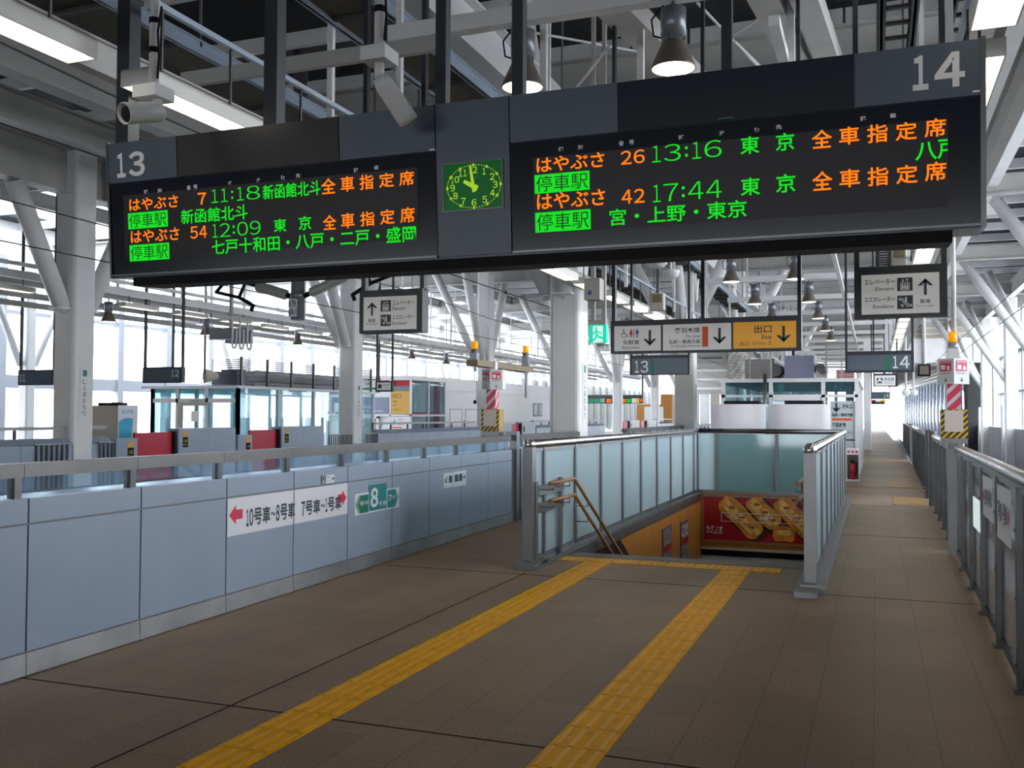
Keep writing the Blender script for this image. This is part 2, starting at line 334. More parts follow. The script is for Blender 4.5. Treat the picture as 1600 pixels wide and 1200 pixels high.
LOC = {}
def thing(name, label, cat, loc=(0, 0, 0), group=None):
    o = bpy.data.objects.new(name, None); C.objects.link(o); o.location = loc; o.empty_display_size = 0.1
    o['label'] = label; o['category'] = cat
    if group: o['group'] = group
    LOC[o.name] = V(loc); return o
def P(name, mb, mats, parent):
    mats = mats if isinstance(mats, (list, tuple)) else [mats]
    off = LOC[parent.name]
    o = bpy.data.objects.new(name, mb.mesh(name, [M[m] for m in mats], off)); C.objects.link(o); o.parent = parent
    LOC[o.name] = off; return o
def single(name, mb, mats, base=None):
    mats = mats if isinstance(mats, (list, tuple)) else [mats]
    if base is None:
        xs = [p.x for p in mb.v]; ys = [p.y for p in mb.v]; zs = [p.z for p in mb.v]
        base = V(((min(xs) + max(xs)) / 2, (min(ys) + max(ys)) / 2, min(zs)))
    base = V(base)
    o = bpy.data.objects.new(name, mb.mesh(name, [M[m] for m in mats], base)); C.objects.link(o); o.location = base; LOC[o.name] = base; return o
def T(name, mb, mats, label, cat, group=None, base=None):
    o = single(name, mb, mats, base); o['label'] = label; o['category'] = cat
    if group: o['group'] = group
    return o
def S(name, mb, mats, parent=None):
    if parent is not None: return P(name, mb, mats, parent)
    o = single(name, mb, mats, (0, 0, 0)); o['kind'] = 'structure'; return o
def dup(root, off, label=None):
    r = root.copy(); C.objects.link(r); r.location = root.location + V(off); LOC[r.name] = V(r.location)
    if label: r['label'] = label
    for ch in list(root.children):
        c = ch.copy(); C.objects.link(c); c.parent = r
        for g in list(ch.children):
            d = g.copy(); C.objects.link(d); d.parent = c
    return r
ORD = ['nearest', 'second', 'third', 'fourth', 'fifth', 'sixth', 'seventh', 'eighth', 'ninth', 'tenth', 'eleventh', 'twelfth', 'thirteenth', 'fourteenth', 'fifteenth', 'sixteenth', 'seventeenth', 'eighteenth', 'nineteenth', 'twentieth', 'twenty-first', 'twenty-second', 'twenty-third', 'twenty-fourth']
FW = str.maketrans('0123456789', '０１２３４５６７８９'); WF = str.maketrans('０１２３４５６７８９', '0123456789')
def digits(mb, pl, s_, a0, b0, a1, b1, d, bold=.01):           # upright figures set one by one
    ws = {'1': .42, ':': .22}; gap = .16; tot = sum(ws.get(c, .8) for c in s_) + gap * (len(s_) - 1); x = a0; k = (a1 - a0) / tot
    for c in s_:
        w_ = ws.get(c, .8) * k
        if c == ':':
            e = min(w_, (b1 - b0) * .16) / 2
            for f_ in (.26, .70): mb.rect(pl, x + w_ / 2 - e, b0 + (b1 - b0) * f_ - e, x + w_ / 2 + e, b0 + (b1 - b0) * f_ + e, d)
        else: mb.text(pl, c.translate(FW), x, b0, x + w_, b1, d, bold)
        x += w_ + gap * k
def mixed(mb, pl, s_, a0, b0, a1, b1, d, bold=.02):             # figures and characters set in cells of their own
    ws = {c: .50 for c in '0123456789'}; ws['1'] = .30; ws['~'] = .62; gap = .07; tot = sum(ws.get(c, 1) for c in s_) + gap * (len(s_) - 1); k = (a1 - a0) / tot; x = a0; h = b1 - b0
    for c in s_:
        w_ = ws.get(c, 1) * k
        if c == '~': mb.text(pl, '〜', x, b0 + h * .36, x + w_, b0 + h * .62, d, bold)
        else: mb.text(pl, c.translate(FW), x, b0, x + w_, b1, d, bold)
        x += w_ + gap * k
def ordn(i): return ORD[i] if i else 'nearest'

# ================================================================== THE SETTING
HX0, HX1, HY0, HY1 = -3.40, -0.62, 10.85, 19.85            # stairwell opening
f = MB()
for a in ((-5.25, HX0, -6, 140), (HX1, 1.15, -6, 140), (HX0, HX1, -6, HY0), (HX0, HX1, HY1, 140)): f.box(*a, -0.35, 0)
S('floor', f, 'floor')
j = MB()
for y in [-0.25 + 4.72 * k for k in range(0, 26)]:
    if HY0 < y < HY1: j.box(-4.9, HX0 - 0.12, y, y + 0.012, -0.01, 0.002); j.box(HX1 + 0.12, 0.9, y, y + 0.012, -0.01, 0.002)
    else: j.box(-4.9, 0.9, y, y + 0.012, -0.01, 0.002)
j.box(-3.356, -3.344, -3, 9.3, -0.01, 0.002)
S('floor_trim', j, 'black')
S('ground_track_bed', MB().box(-46, 20, -40, 170, -1.6, -1.25), 'track')
S('floor_platform_left', MB().box(-24.2, -16.1, -10, 130, -1.2, 0), 'concrete')
S('wall_platform_edge', MB().box(-5.25, -5.05, -6, 140, -1.25, -0.35).box(0.95, 1.15, -6, 140, -1.25, -0.35), 'concrete')
for k, xr in enumerate((-7.0, -8.435, -12.3, -13.735, 2.75, 4.185)):
    S('ground_rail', MB().box(xr - .035, xr + .035, -6, 130, -1.25, -1.05), 'steel_dark')
# roof
S('ceiling', MB().box(-34, 8.5, -30, 24, 8.9, 9.1).box(-25, 8.5, 24, 132, 8.9, 9.1).box(-34, -30, 24, 132, 8.9, 9.1), 'deck')
S('window_7', MB().box(-30, -25, 24, 132, 8.98, 9.0), 'window')  # skylight strip added so more daylight reaches the far hall
S('ceiling_low', MB().box(1.6, 8.5, 72.4, 132, 5.3, 5.45), 'grey_beam')
pm = MB().box(-34, 8.4, -0.06, 0.06, 8.62, 8.9)
p0 = S('ceiling_beam', pm, 'white')
for k in range(1, 46):
    o = p0.copy(); o.location = (0, -4 + 2.44 * k, 0); C.objects.link(o)
p0.location = (0, -4, 0)
FR = [17.3 + 12.2 * k for k in range(-1, 9)]                # transverse frames
t0 = S('ceiling_beam', MB().ibeam((-33, 0, 8.05), (8.2, 0, 8.05), 0.30, 0.55, 0.04, 0.03), 'grey_beam')
for k, y in enumerate(FR):
    o = t0 if k == 0 else t0.copy(); o.location = (0, y, 0)
    if k: C.objects.link(o)
def long_beam(x, zb, h, wd, m='grey_beam', y0=-8, y1=125, box=False):
    mb = MB()
    if box: mb.box(x - wd / 2, x + wd / 2, y0, y1, zb, zb + h)
    else: mb.ibeam((x, y0, zb + h / 2), (x, y1, zb + h / 2), wd, h, 0.035, 0.03)
    for y in [v for v in FR if v < y1]:                     # web stiffeners
        mb.box(x - wd / 2 + .02, x + wd / 2 - .02, y - .012, y + .012, zb + .03, zb + h - .03)
    S('ceiling_beam', mb, m)
long_beam(-16.7, 6.45, 1.0, 0.42, 'grey_beam', -8, 21)
long_beam(-13.6, 6.5, 0.55, 0.30, y1=25); long_beam(-11.1, 6.28, 0.55, 0.34, y1=25)
long_beam(-5.5, 6.85, 0.75, 0.34, 'white'); long_beam(-20.5, 8.2, 0.5, 0.3); long_beam(-25.2, 8.2, 0.5, 0.3)
long_beam(1.9, 7.0, 0.5, 0.30); long_beam(3.1, 8.0, 0.55, 0.28, 'white'); long_beam(6.5, 7.7, 0.7, 0.35, 'white')
xr = onz(1297, 376, 5.25).x
S('ceiling_beam', MB().box(xr - .05, xr + .05, 9, 60, 5.2, 5.3), 'white')
# canopy cross beams over the platform carry the lamps
XB = [8.53 + 4.75 * k for k in range(0, 16)]
c0 = S('ceiling_beam', MB().box(-4.55, 0.66, -0.07, 0.07, 5.36, 5.52), 'white')
for k, y in enumerate(XB):
    o = c0 if k == 0 else c0.copy(); o.location = (0, y, 0)
    if k: C.objects.link(o)
for x in (-4.5, 0.6):                                        # hangers between canopy beams, ducts and roof
    h0 = S('ceiling_hanger', MB().box(x - .03, x + .03, -.03, .03, 4.1, 8.6), 'white')
    for k, y in enumerate(XB):
        o = h0 if k == 0 else h0.copy(); o.location = (0, y + 0.1, 0)
        if k: C.objects.link(o)
    xd = -5.1 if x < 0 else x + .45
    S('ceiling_duct', MB().box(xd - .05, xd + .05, 1.2, 70, 4.0, 4.21).box(xd - .08, xd + .08, 1.2, 70, 4.21, 4.225), 'grey_beam'); S('ceiling_channel', MB().box(x - .02, x + .02, 1.2, 70, 4.35, 4.39), 'tray_blue')
for px, py in ((517, 120), (850, 70), (1001, 80), (1236, 60)):
    q = onz(px, py, 5.45); S('ceiling_hanger', MB().box(q.x - .035, q.x + .035, q.y - .03, q.y + .03, 4.1, 8.7), 'white')
# raking roof members above the board
for (xa, ya), z0, L, wd in (((955, 0), 5.7, 11, .34), ((1200, 0), 5.8, 9, .28), ((1262, 0), 5.8, 9, .26)):
    a = onz(xa, ya, z0); dr = ray(1440, 478).normalized()
    S('ceiling_strut', MB().beam(a - dr * 1.0, a + dr * L, wd, .22), 'grey_beam')
for (xa, ya, za), (xb, yb, zb) in (((895, 145, 6.2), (992, 20, 6.2)), ((828, 50, 6.5), (995, 80, 7.2)), ((1090, 5, 6.5), (1200, 120, 7.5)), ((1125, 68, 7), (1200, 20, 7)), ((1148, 65, 6.8), (1195, 110, 7.6)), ((770, 20, 7), (740, 40, 7.2))):
    S('ceiling_brace', MB().tube(onz(xa, ya, za), onz(xb, yb, zb), .018, 8), 'white')
S('ceiling_beam', MB().beam((-6.02, 7.2, 4.72), (-3.30, 7.2, 4.72), .06, .13), 'grey_beam')

# outer walls: mullioned glazing, sill wall and bands
def glazed_wall(name, X, y0, y1, pitch, mull, zsill, ztop, bands, wmat='mullion'):
    S('wall_' + name, MB().box(X - .12, X + .12, y0, y1, -1.25, zsill).box(X - .15, X + .15, y0, y1, ztop, 8.9), 'white_wall')
    n = int((y1 - y0) / pitch)
    m0 = S('window_' + ('1' if X < 0 else '2'), MB().box(X - mull / 2, X + mull / 2, -mull / 2, mull / 2, zsill, ztop), wmat)
    for i in range(n + 1):
        o = m0 if i == 0 else m0.copy(); o.location = (0, y0 + pitch * i, 0)
        if i: C.objects.link(o)
    for a, b in bands: S('trim_' + ('1' if X < 0 else '2'), MB().box(X - .1, X + .1, y0, y1, a, b), wmat)
    S('window_' + ('3' if X < 0 else '4'), MB().box(X - .01, X + .01, y0, y1, zsill, ztop), 'window')
glazed_wall('left', -31.0, 21, 132, 3.05, 0.34, 0.5, 7.6, ((2.55, 3.05), (5.4, 5.55)))
glazed_wall('right', 7.6, 7, 70, 2.44, 0.30, 0.8, 7.6, ((3.0, 3.1), (5.2, 5.4)))
S('wall_left_solid', MB().box(-31.12, -30.88, -30, 21, -1.25, 8.9), 'concrete')  # unseen stretch, made solid to cut light on the foreground
S('wall_right_solid', MB().box(7.48, 7.72, -30, 7, -1.25, 8.9), 'concrete')  # out of view too, solid to hold light off the left fence
S('wall_front', MB().box(-34, 8.5, -30.2, -30, -1.25, -.5).box(-34, 8.5, -30.2, -30, 2.8, 8.9), 'concrete')  # unseen, added behind the camera to keep bright reflections off the board
S('window_5', MB().box(-31, 7.6, -30.11, -30.09, -.5, 2.8), 'window')  # unseen opening, added to let light onto camera-facing surfaces
for k in range(12): S('window_6', MB().box(-31 + 3.5 * k - .15, -31 + 3.5 * k + .15, -30.2, -30, -.5, 2.8), 'white')  # uprights of the added light opening
S('wall_right_low', MB().box(6.6, 6.9, -30, 74, -1.25, 1.0), 'concrete')
# bulkhead over the far end of the right-hand track, lower roof and silver wall beyond it
bk = MB().box(0.5, 7.4, 72.0, 72.3, 5.3, 7.0); bk.m = 1
bk.box(0.5, 7.4, 72.2, 72.3, 7.0, 8.9); bk.m = 0
for x in (1.6, 3.2, 4.8, 6.4): bk.box(x - .1, x + .1, 71.9, 72.2, 5.3, 8.9)
for z in (7.3, 7.7, 8.1, 8.5): bk.box(0.5, 7.4, 72.1, 72.2, z, z + .05)
S('wall_back', bk, ['white', 'tan'])
S('wall_back_dark', MB().box(6.0, 7.6, 73, 76.2, -1.25, 5.3), 'deck')  # near-black box, its colour stands in for the shade of an opening
sv = MB()                                                    # curved bright-metal panels along the track
for i in range(18):
    ya, yb = 76.4 + i * 2.6, 76.4 + i * 2.6 + 2.45; bx = lambda y: 6.0 - (y - 76) * .054
    pr = [(-.25 * math.sin(math.pi * k / 8), -1.0 + 5.6 * k / 8) for k in range(9)]
    for (xa, za), (xb, zb) in zip(pr, pr[1:]): sv.add([(bx(ya) + xa, ya, za), (bx(yb) + xa, yb, za), (bx(yb) + xb, yb, zb), (bx(ya) + xb, ya, zb)], [(0, 1, 2, 3)], True)
    sv.box(bx(ya) - .34, bx(ya) - .05, ya - .1, ya + .05, -1.0, 4.7)
for k, (dx, z) in enumerate(((-.5, 4.75), (-.75, 4.95), (-1.0, 5.1))):
    S('ceiling_pipe', MB().tube((6.0 + dx, 73, z), (6.0 + dx - 46 * .054, 119, z), .07, 10), 'grey_beam')
for k in range(16): S('ceiling_rib', MB().box(1.6, 6.2, 73.5 + 2.9 * k, 73.62 + 2.9 * k, 5.15, 5.3), 'grey_beam')
S('wall_silver', sv, 'silver')
sl = MB()
for i in range(20):
    y0 = 74 + i * 2.6
    for k in range(2):
        sl.m = k; sl.box(-27.6 - .2 * k, -27.3 - .2 * k, y0 + 1.3 * k, y0 + 1.25 + 1.3 * k, 0.2, 4.6)
    sl.m = 0; sl.box(-27.5, -27.1, y0 - .08, y0 + .06, 0, 4.8)
S('wall_left_panels', sl, ['white', 'tan'])
for k in range(15):
    o = c0.copy(); o.location = (-18.9, XB[k], -.62); C.objects.link(o)
for x in (-18.6, -20.6, -22.4): S('ceiling_beam', MB().box(x - .06, x + .06, 8, 80, 4.58, 4.74), 'grey_beam')
for k in range(12): S('ceiling_hanger', MB().box(-20.65, -20.6, 10 + 6 * k, 10.05 + 6 * k, 4.7, 8.7).box(-22.05, -22.0, 10 + 6 * k, 10.05 + 6 * k, 4.7, 8.7), 'white')
S('wall_end_left', MB().box(-34, -24.6, 131, 131.4, -1.25, 8.9), 'white_wall')
S('wall_end_gable', MB().box(-24.6, -5.6, 128, 128.4, 4.4, 8.9), 'grey_beam')
for z in (5.0, 6.2, 7.4): S('trim_4', MB().box(-24.6, -5.6, 127.7, 128, z, z + .3), 'white')
rl = MB()
for i in range(14):
    rl.m = i % 2; rl.box(-24.4 + 1.35 * i, -23.15 + 1.35 * i, 127.9 + .1 * (i % 2), 128.3, -1.2, 4.4)
S('wall_end_panels', rl, ['white', 'tan'])

# ------------------------------------------------------------------ stairwell
sw = MB()
for k in range(29): sw.box(HX0 + .06, HX1 - .06, HY0 + .02 + .31 * k, HY0 + .02 + .31 * (k + 1) + .03, -.165 * (k + 1) - .3, -.165 * (k + 1))
S('stair_flight', sw, 'stair')
S('floor_stair_hall', MB().box(-4.2, 0.2, 19.8, 30, -5.1, -4.95), 'stair')
S('wall_stair_hall', MB().box(-4.2, -3.9, 19.8, 30, -5, -1.2).box(0.0, .2, 19.8, 30, -5, -1.2).box(-4.2, .2, 29.8, 30, -5, -1.2).box(-4.2, .2, 20.06, 30, -1.25, -1.11), 'granite_black')
wl = MB()
for i in range(4):
    y0 = HY0 + .25 * 0 + 2.25 * i; wl.box(HX0, HX0 + .05, y0 + .004, y0 + 2.246, -5, -.12)
S('wall_stair_left', wl, 'orange_wall')
wr = MB()
for i in range(4):
    y0 = HY0 + 2.25 * i; wr.box(HX1 - .05, HX1, y0 + .004, y0 + 2.246, -5, -.12)
S('wall_stair_right', wr, 'orange_wall')
S('wall_stair_back', MB().box(HX0, HX1, HY1, HY1 + .2, -1.06, -.03), 'orange_wall')
S('trim_stair_lintel', MB().box(HX0 + .05, HX1 - .05, HY1 - .03, HY1 + .2, -1.11, -1.06), 'tan')
S('wall_stair_liner', MB().box(HX0 - .1, HX0 - .004, HY0, HY1 + .2, -5, -.35).box(HX1 + .004, HX1 + .1, HY0, HY1 + .2, -5, -.35).box(HX0, HX1, HY0 - .2, HY0 + .02, -5, -.35), 'concrete')
sk = MB()
for x in (HX0 + .05, HX1 - .065):
    pts = [(11.0, -.02), (12.95, -.02), (HY1 - .02, -3.75), (HY1 - .02, -4.78), (11.0, -.1)]
    n = len(pts); sk.add([(x, a, b) for a, b in pts] + [(x + .015, a, b) for a, b in pts], [tuple(range(n)), tuple(range(n, 2 * n))[::-1]] + [(i, (i + 1) % n, (i + 1) % n + n, i + n) for i in range(n)])
S('baseboard_stair', sk, 'granite_black')
S('trim_stair_ledge', MB().box(HX0 - .12, HX0 + .07, HY0 - 1.1, HY1 + .15, -.12, .05).box(HX1 - .07, HX1 + .13, HY0 - 1.9, HY1 + .15, -.12, .05).box(HX0, HX1, HY1 - .02, HY1 + .15, -.035, .05), 'steel')
S('floor_stair_nosing', MB().box(HX0 + .1, HX1 - .1, HY0 - .22, HY0 + .04, -.02, .003), 'stair')

# ------------------------------------------------------------------ steel columns with raking struts
def column(x, y, label, group, sgn=None, strut_top=8.55, s=.31, plate=None, zt=8.3):
    t = thing('steel_column', label, 'column', (x, y, -1.25 if x < -16 or x > 5 else -1.25), group)
    P('shaft', MB().chamfer_box(x - s, x + s, y - s, y + s, -1.25, zt, .09), 'white', t)
    for dx, dy in sgn or ((0, -1), (0, 1), (-1, 0), (1, 0)):
        a = V((x + dx * .36, y + dy * .36, 4.75 if dx > 0 else 3.92)); zt_ = 6.45 if x < -16 and y < 20 and dx == 0 else strut_top; of_ = .36 + .515 * (zt_ - a.z); b = V((x + dx * of_, y + dy * of_, zt_)); d = (b - a).normalized()
        mb = MB().tube(a, b, .185, 16); mb.tube(a + d * .02, a - d * .12, .13, 12, .03)
        mb.box(a.x - .2, a.x + .2, a.y - .2, a.y + .2, a.z - .035, a.z + .0)
        P('strut', mb, 'white', t)
    return t
def name_plate(par, x, y):
    pl = facing_px(x + .312); mb = MB(); mb.slab(pl, y - .13, 1.45, y + .13, 2.62, 0, .006); pt = P('name_plate', mb, 'ink_white', par)
    m2 = MB(); m2.rect(pl, y - .06, 2.42, y + .06, 2.56, .009); P('plate_stripe', m2, 'teal_print', pt)
    m3 = MB()
    for i, ch in enumerate('しんあおもり'): m3.text(pl, ch, y - .055, 2.25 - .14 * i, y + .055, 2.36 - .14 * i, .009)
    P('plate_lettering', m3, 'ink_blue', pt)
for k in range(7):
    t = column(-16.7, 16.55 + 12.1 * k, f'white steel column with raking tube struts on the platform across the tracks, {ordn(k)} of its row', 'columns across the tracks', ((0, -1), (0, 1), (-1, 0)))
    if k < 3: name_plate(t, -16.7, 16.55 + 12.1 * k)
for k in range(5):
    t = column(-5.5, 17.65 + 12.2 * k, f'white steel column with raking struts behind the frosted stair railing, {ordn(k)} of its row', 'columns beside the left fence', ((0, -1), (0, 1), (-1, 0)) + (((1, 0),) if k else ()))
    if k < 2: name_plate(t, -5.5, 17.65 + 12.2 * k)
for k in range(5):
    y = 31.5 + 11.6 * k
    t = thing('steel_column', f'white column with long raking tube beside the right-hand track, {ordn(k)} of its row', 'column', (6.5, y, -1.25), 'columns beside the right-hand track')
    P('shaft', MB().chamfer_box(6.2, 6.8, y - .3, y + .3, -1.25, 7.7, .08), 'white', t)
    P('strut', MB().tube((6.3, y, 3.5), (3.4, y, 8.0), .19, 16).box(3.1, 3.7, y - .05, y + .05, 7.6, 8.0), 'white', t)
    P('strut', MB().tube((6.3, y + .35, 3.5), (4.7, y + 3.4, 7.9), .16, 14), 'white', t)
    if k == 2 or k == 3: P('drain_pipe', MB().tube((6.05, y - .5, -1.2), (6.05, y - .5, 2.2), .07, 10), 'white', t)
for k in range(9):
    y = 14 + 12.1 * k
    t = thing('steel_column', f'white outer column against the bright glazing beyond the far platform, {ordn(k)} of its row', 'column', (-28.5, y, -1.25), 'outer columns by the left glazing')
    P('shaft', MB().chamfer_box(-28.7, -28.3, y - .2, y + .2, -1.25, 8.0, .06), 'white', t)
    for s in (-1, 1): P('strut', MB().tube((-28.5, y + .3 * s, 3.3), (-28.5, y + 2.0 * s, 6.9), .12, 12), 'white', t)
q = onz(1356, 703)
T('square_pillar', MB().chamfer_box(q.x - .17, q.x + .17, q.y, q.y + .34, 0, 5.3, .03), 'white', 'slim white square pillar beside the walkway beyond the waiting room', 'pillar')

# ================================================================== TACTILE PAVING
def tactile(name, x0, x1, y0, y1, label, along='y', m='yellow', bump=False, pitch=.3):
    t = thing(name, label, 'tactile paving', ((x0 + x1) / 2, (y0 + y1) / 2, 0), 'yellow tactile paving')
    mb = MB(); rb = MB(); nx = max(1, round((x1 - x0) / pitch)); ny = max(1, round((y1 - y0) / pitch)); ux = (x1 - x0) / nx; uy = (y1 - y0) / ny
    for i in range(nx):
        for k in range(ny):
            a, b = x0 + i * ux, y0 + k * uy; g = .0025
            mb.box(a + g, a + ux - g, b + g, b + uy - g, -.004, .006)
            if bump:
                for u in range(5):
                    for w_ in range(5): rb.lathe((a + ux * (u + .5) / 5, b + uy * (w_ + .5) / 5, .006), (0, 0, 1), ((0, .013), (.005, .008), (.005, .0)), 6)
            else:
                for u in range(4):
                    if along == 'y': c = a + ux * (u + .5) / 4; rb.box(c - .012, c + .012, b + .012, b + uy - .012, .006, .0105)
                    else: c = b + uy * (u + .5) / 4; rb.box(a + .012, a + ux - .012, c - .012, c + .012, .006, .0105)
    P('tile_field', mb, m, t); P('raised_bar' if not bump else 'raised_dots', rb, 'yellow_rib' if m == 'yellow' else m, t)
    return t
tactile('tactile_strip', -3.00, -2.70, 0.91, 10.21, 'yellow guiding strip on the left, leading to the stair head')
tactile('tactile_strip', -1.51, -1.21, 0.91, 10.21, 'yellow guiding strip on the right, with bright raised bars')
tactile('tactile_strip', -3.32, -0.92, 10.22, 10.52, 'yellow cross strip of paving along the top of the stairs')
for k, (ya, yb) in enumerate(((18.9, 20.9), (23.5, 25.8), (37.0, 38.5))):
    tactile('tactile_patch', 0.30, 0.86, ya, yb, f'{("nearest ", "middle ", "farthest ")[k]}ochre tactile patch at a platform gate on the walkway right of the stairs', m='yellow_worn')
T('tactile_patch', MB().box(-.42, .86, 36.3, 36.7, -.004, .006), 'yellow_worn', 'thin yellow tactile line across the far walkway', 'tactile paving')
T('warning_sticker', MB().box(-2.02, -1.46, 10.62, 10.68, -.001, .0035), 'yellow_worn', 'small yellow warning sticker on the stair nosing', 'sticker')

# ================================================================== LEFT PLATFORM FENCE
FA = math.radians(1.4)
FO = V((-4.88, 4.5, 0)); FU = V((-math.sin(FA), math.cos(FA), 0)); FN = V((math.cos(FA), math.sin(FA), 0))
FP = Plane(FO, FU, (0, 0, 1))                                 # faces the platform
def fence(y0, n, label, posts_from=None):
    t = thing('platform_fence', label, 'fence', tuple(FP.at(y0, 0, -.06)), 'grey panel fences on the left edge')
    def B(nm, m, *sl, par=t):
        mb = MB()
        for a in sl: mb.slab(FP, *a)
        return P(nm, mb, m, par)
    for i in range(n):
        a, b = y0 + i, y0 + i + 1
        lo = B('lower_panel', 'panel', (a + .007, .155, b - .007, .925, -.09, 0)); B('upper_panel', 'panel', (a + .007, .94, b - .007, 1.09, -.09, 0))
        B('kick_plate', 'kick', (a + .003, 0.008, b - .003, .145, -.08, .006))
        B('glass_pane', 'fence_glass', (a - .0, 1.085, b, 1.225, -.052, -.040))
        B('rail_post', 'steel_dark', (a - .085, 1.09, a - .03, 1.23, -.085, -.025))
        B('handrail', 'fence_rail', (a - .03, 1.22, b - .034, 1.295, -.13, -.005), (a - .03, 1.29, b - .034, 1.305, -.12, -.03))
    B('bright_ledge', 'rail', (y0, 1.075, y0 + n, 1.087, -.34, -.091)); B('seam_backing', 'seam', (y0, 0.0, y0 + n, 1.088, -.10, -.012))
    return t
fence(-2.0, 11, 'grey panelled platform fence with steel handrail and low glass band, near left')
fence(9.45, 4, 'grey panelled fence with steel rail behind the frosted stair railing')
fence(17.0, 22, 'grey panelled fence running on into the distance past the white columns')
T('fence_end_post', MB().slab(FP, 9.16, 0, 9.31, 1.36, -.16, .02), 'steel', 'bright steel end post between the two grey fences', 'post')

def fpl(*px): return FP.pr(*px)
def fence_sign(name, r, label, mats, draw, cat='sign', face='ink_white'):
    mb = MB(); mb.slab(FP, *r, .0005, .003); t = T(name, mb, face, label, cat, base=FP.at((r[0] + r[2]) / 2, r[1], 0))
    for nm, m, fn in draw:
        d = MB(); fn(d); P(nm, d, m, t)
    return t
D = .0045
GL = fpl(360, 838, 464, 770); GR = fpl(467, 820, 550.5, 757)
fence_sign('car_number_sign', (2.01, GL[1], 2.993, .922), 'white car number sign with red arrow pointing left', 0, [
    ('lettering', 'ink_blue', lambda d: mixed(d, FP, '10号車~8号車', *fpl(384, 823, 460.5, 784), D, .03)),
    ('arrow', 'ink_red', lambda d: d.block_arrow(FP, 2.03, .705, 2.215, .865, False, D))])
fence_sign('car_number_sign', (3.007, GL[1], 3.993, .922), 'white car number sign with red arrow pointing right', 0, [
    ('lettering', 'ink_blue', lambda d: mixed(d, FP, '7号車~1号車', *fpl(470, 807, 533, 774), D, .03)),
    ('arrow', 'ink_red', lambda d: d.block_arrow(FP, 3.80, .70, 3.965, .86, True, D))])
r9 = fpl(555, 804, 575.5, 772); r8 = fpl(576, 799, 603.7, 754.5); r7 = fpl(604, 794, 622.5, 763)
def green_sign(d):
    h = (r9[1] + r9[3]) / 2
    d.poly(FP, [(r9[0], h), (r9[0] + .07, r9[1]), (r9[2], r9[1]), (r9[2], r9[3]), (r9[0] + .07, r9[3])], D)
def teal_sign(d):
    d.rect(FP, *r8, D); h = (r7[1] + r7[3]) / 2
    d.poly(FP, [(r7[0] + .01, r7[1]), (r7[2] - .07, r7[1]), (r7[2], h), (r7[2] - .07, r7[3]), (r7[0] + .01, r7[3])], D)
def car_txt(d):
    w8 = r8[2] - r8[0]; h8 = r8[3] - r8[1]
    d.text(FP, '８', r8[0] + .08 * w8, r8[1] + .12 * h8, r8[0] + .50 * w8, r8[1] + .88 * h8, D + .002, .035); d.text(FP, '号車', r8[0] + .54 * w8, r8[1] + .12 * h8, r8[0] + .97 * w8, r8[1] + .32 * h8, D + .002)
    d.text(FP, '９', r9[0] + .09, r9[1] + .08, r9[0] + .165, r9[3] - .06, D + .002, .02); d.text(FP, '号車', r9[0] + .18, r9[1] + .08, r9[2] - .012, r9[1] + .125, D + .002)
    d.text(FP, '７', r7[0] + .03, r7[1] + .07, r7[0] + .11, r7[3] - .055, D + .002, .02); d.text(FP, '号車', r7[0] + .125, r7[1] + .09, r7[0] + .21, r7[1] + .13, D + .002)
    for sx, x0 in ((1, r9[0]), (-1, r7[2])):
        h = (r9[1] + r9[3]) / 2 if sx > 0 else (r7[1] + r7[3]) / 2; d.line(FP, [(x0 + sx * .085, h - .09), (x0 + sx * .03, h), (x0 + sx * .085, h + .09)], .010, D + .002)
fence_sign('car_position_sign', (r9[0] - .012, r9[1] - .012, r7[2] + .012, r7[3] + .012), 'green and teal car position sign numbered 9, 8 and 7', 0,
           [('green_field', 'green_print', green_sign), ('teal_field', 'teal_print', teal_sign), ('lettering', 'ink_white', car_txt)])
s1 = fpl(500.7, 756.5, 522.5, 741); w1, h1 = s1[2] - s1[0], s1[3] - s1[1]
fence_sign('no_smoking_sign', s1, 'small white sign with dark cigarette symbol and arrow, above the red right arrow', 0, [
    ('symbol', 'ink_blue', lambda d: d.rect(FP, s1[0], s1[1], s1[0] + w1 * .36, s1[3], D)),
    ('symbol_mark', 'ink_white', lambda d: d.rect(FP, s1[0] + w1 * .05, s1[1] + h1 * .12, s1[0] + w1 * .31, s1[1] + h1 * .22, D + .002).ring(FP, s1[0] + w1 * .18, s1[1] + h1 * .62, w1 * .09, w1 * .025, D + .002)),
    ('lettering', 'ink_blue', lambda d: d.arrow(FP, s1[0] + w1 * .86, s1[1] + h1 * .5, w1 * .24, 0, D).text(FP, '喫煙所', s1[0] + w1 * .42, s1[1] + h1 * .64, s1[0] + w1 * .66, s1[1] + h1 * .84, D).text(FP, 'Smoking', s1[0] + w1 * .42, s1[1] + h1 * .24, s1[0] + w1 * .68, s1[1] + h1 * .36, D))])
for nm, pr, ang, side, n in (('left', (693, 763, 707.3, 738), 225, 0, 1), ('right', (708.2, 761, 728, 734.5), 0, 1, 2)):
    s2 = fpl(*pr); w2, h2 = s2[2] - s2[0], s2[3] - s2[1]
    def dark(d, s2=s2, w2=w2, h2=h2, side=side, n=n):
        for i in range(n):
            x = s2[0] + w2 * ((.08 + .33 * i) if side else .55); d.rect(FP, x, s2[1] + h2 * .32, x + w2 * (.28 if side else .36), s2[1] + h2 * .80, D)
    fence_sign('direction_sticker', s2, f'{"left" if not side else "right"} one of two small white pictogram stickers with arrows on the far fence panel', 0, [
        ('symbol', 'ink_blue', dark), ('arrow', 'ink_blue', lambda d, s2=s2, w2=w2, h2=h2, ang=ang, side=side: d.arrow(FP, s2[0] + w2 * (.84 if side else .27), s2[1] + h2 * .56, w2 * (.24 if side else .36), ang, D))])

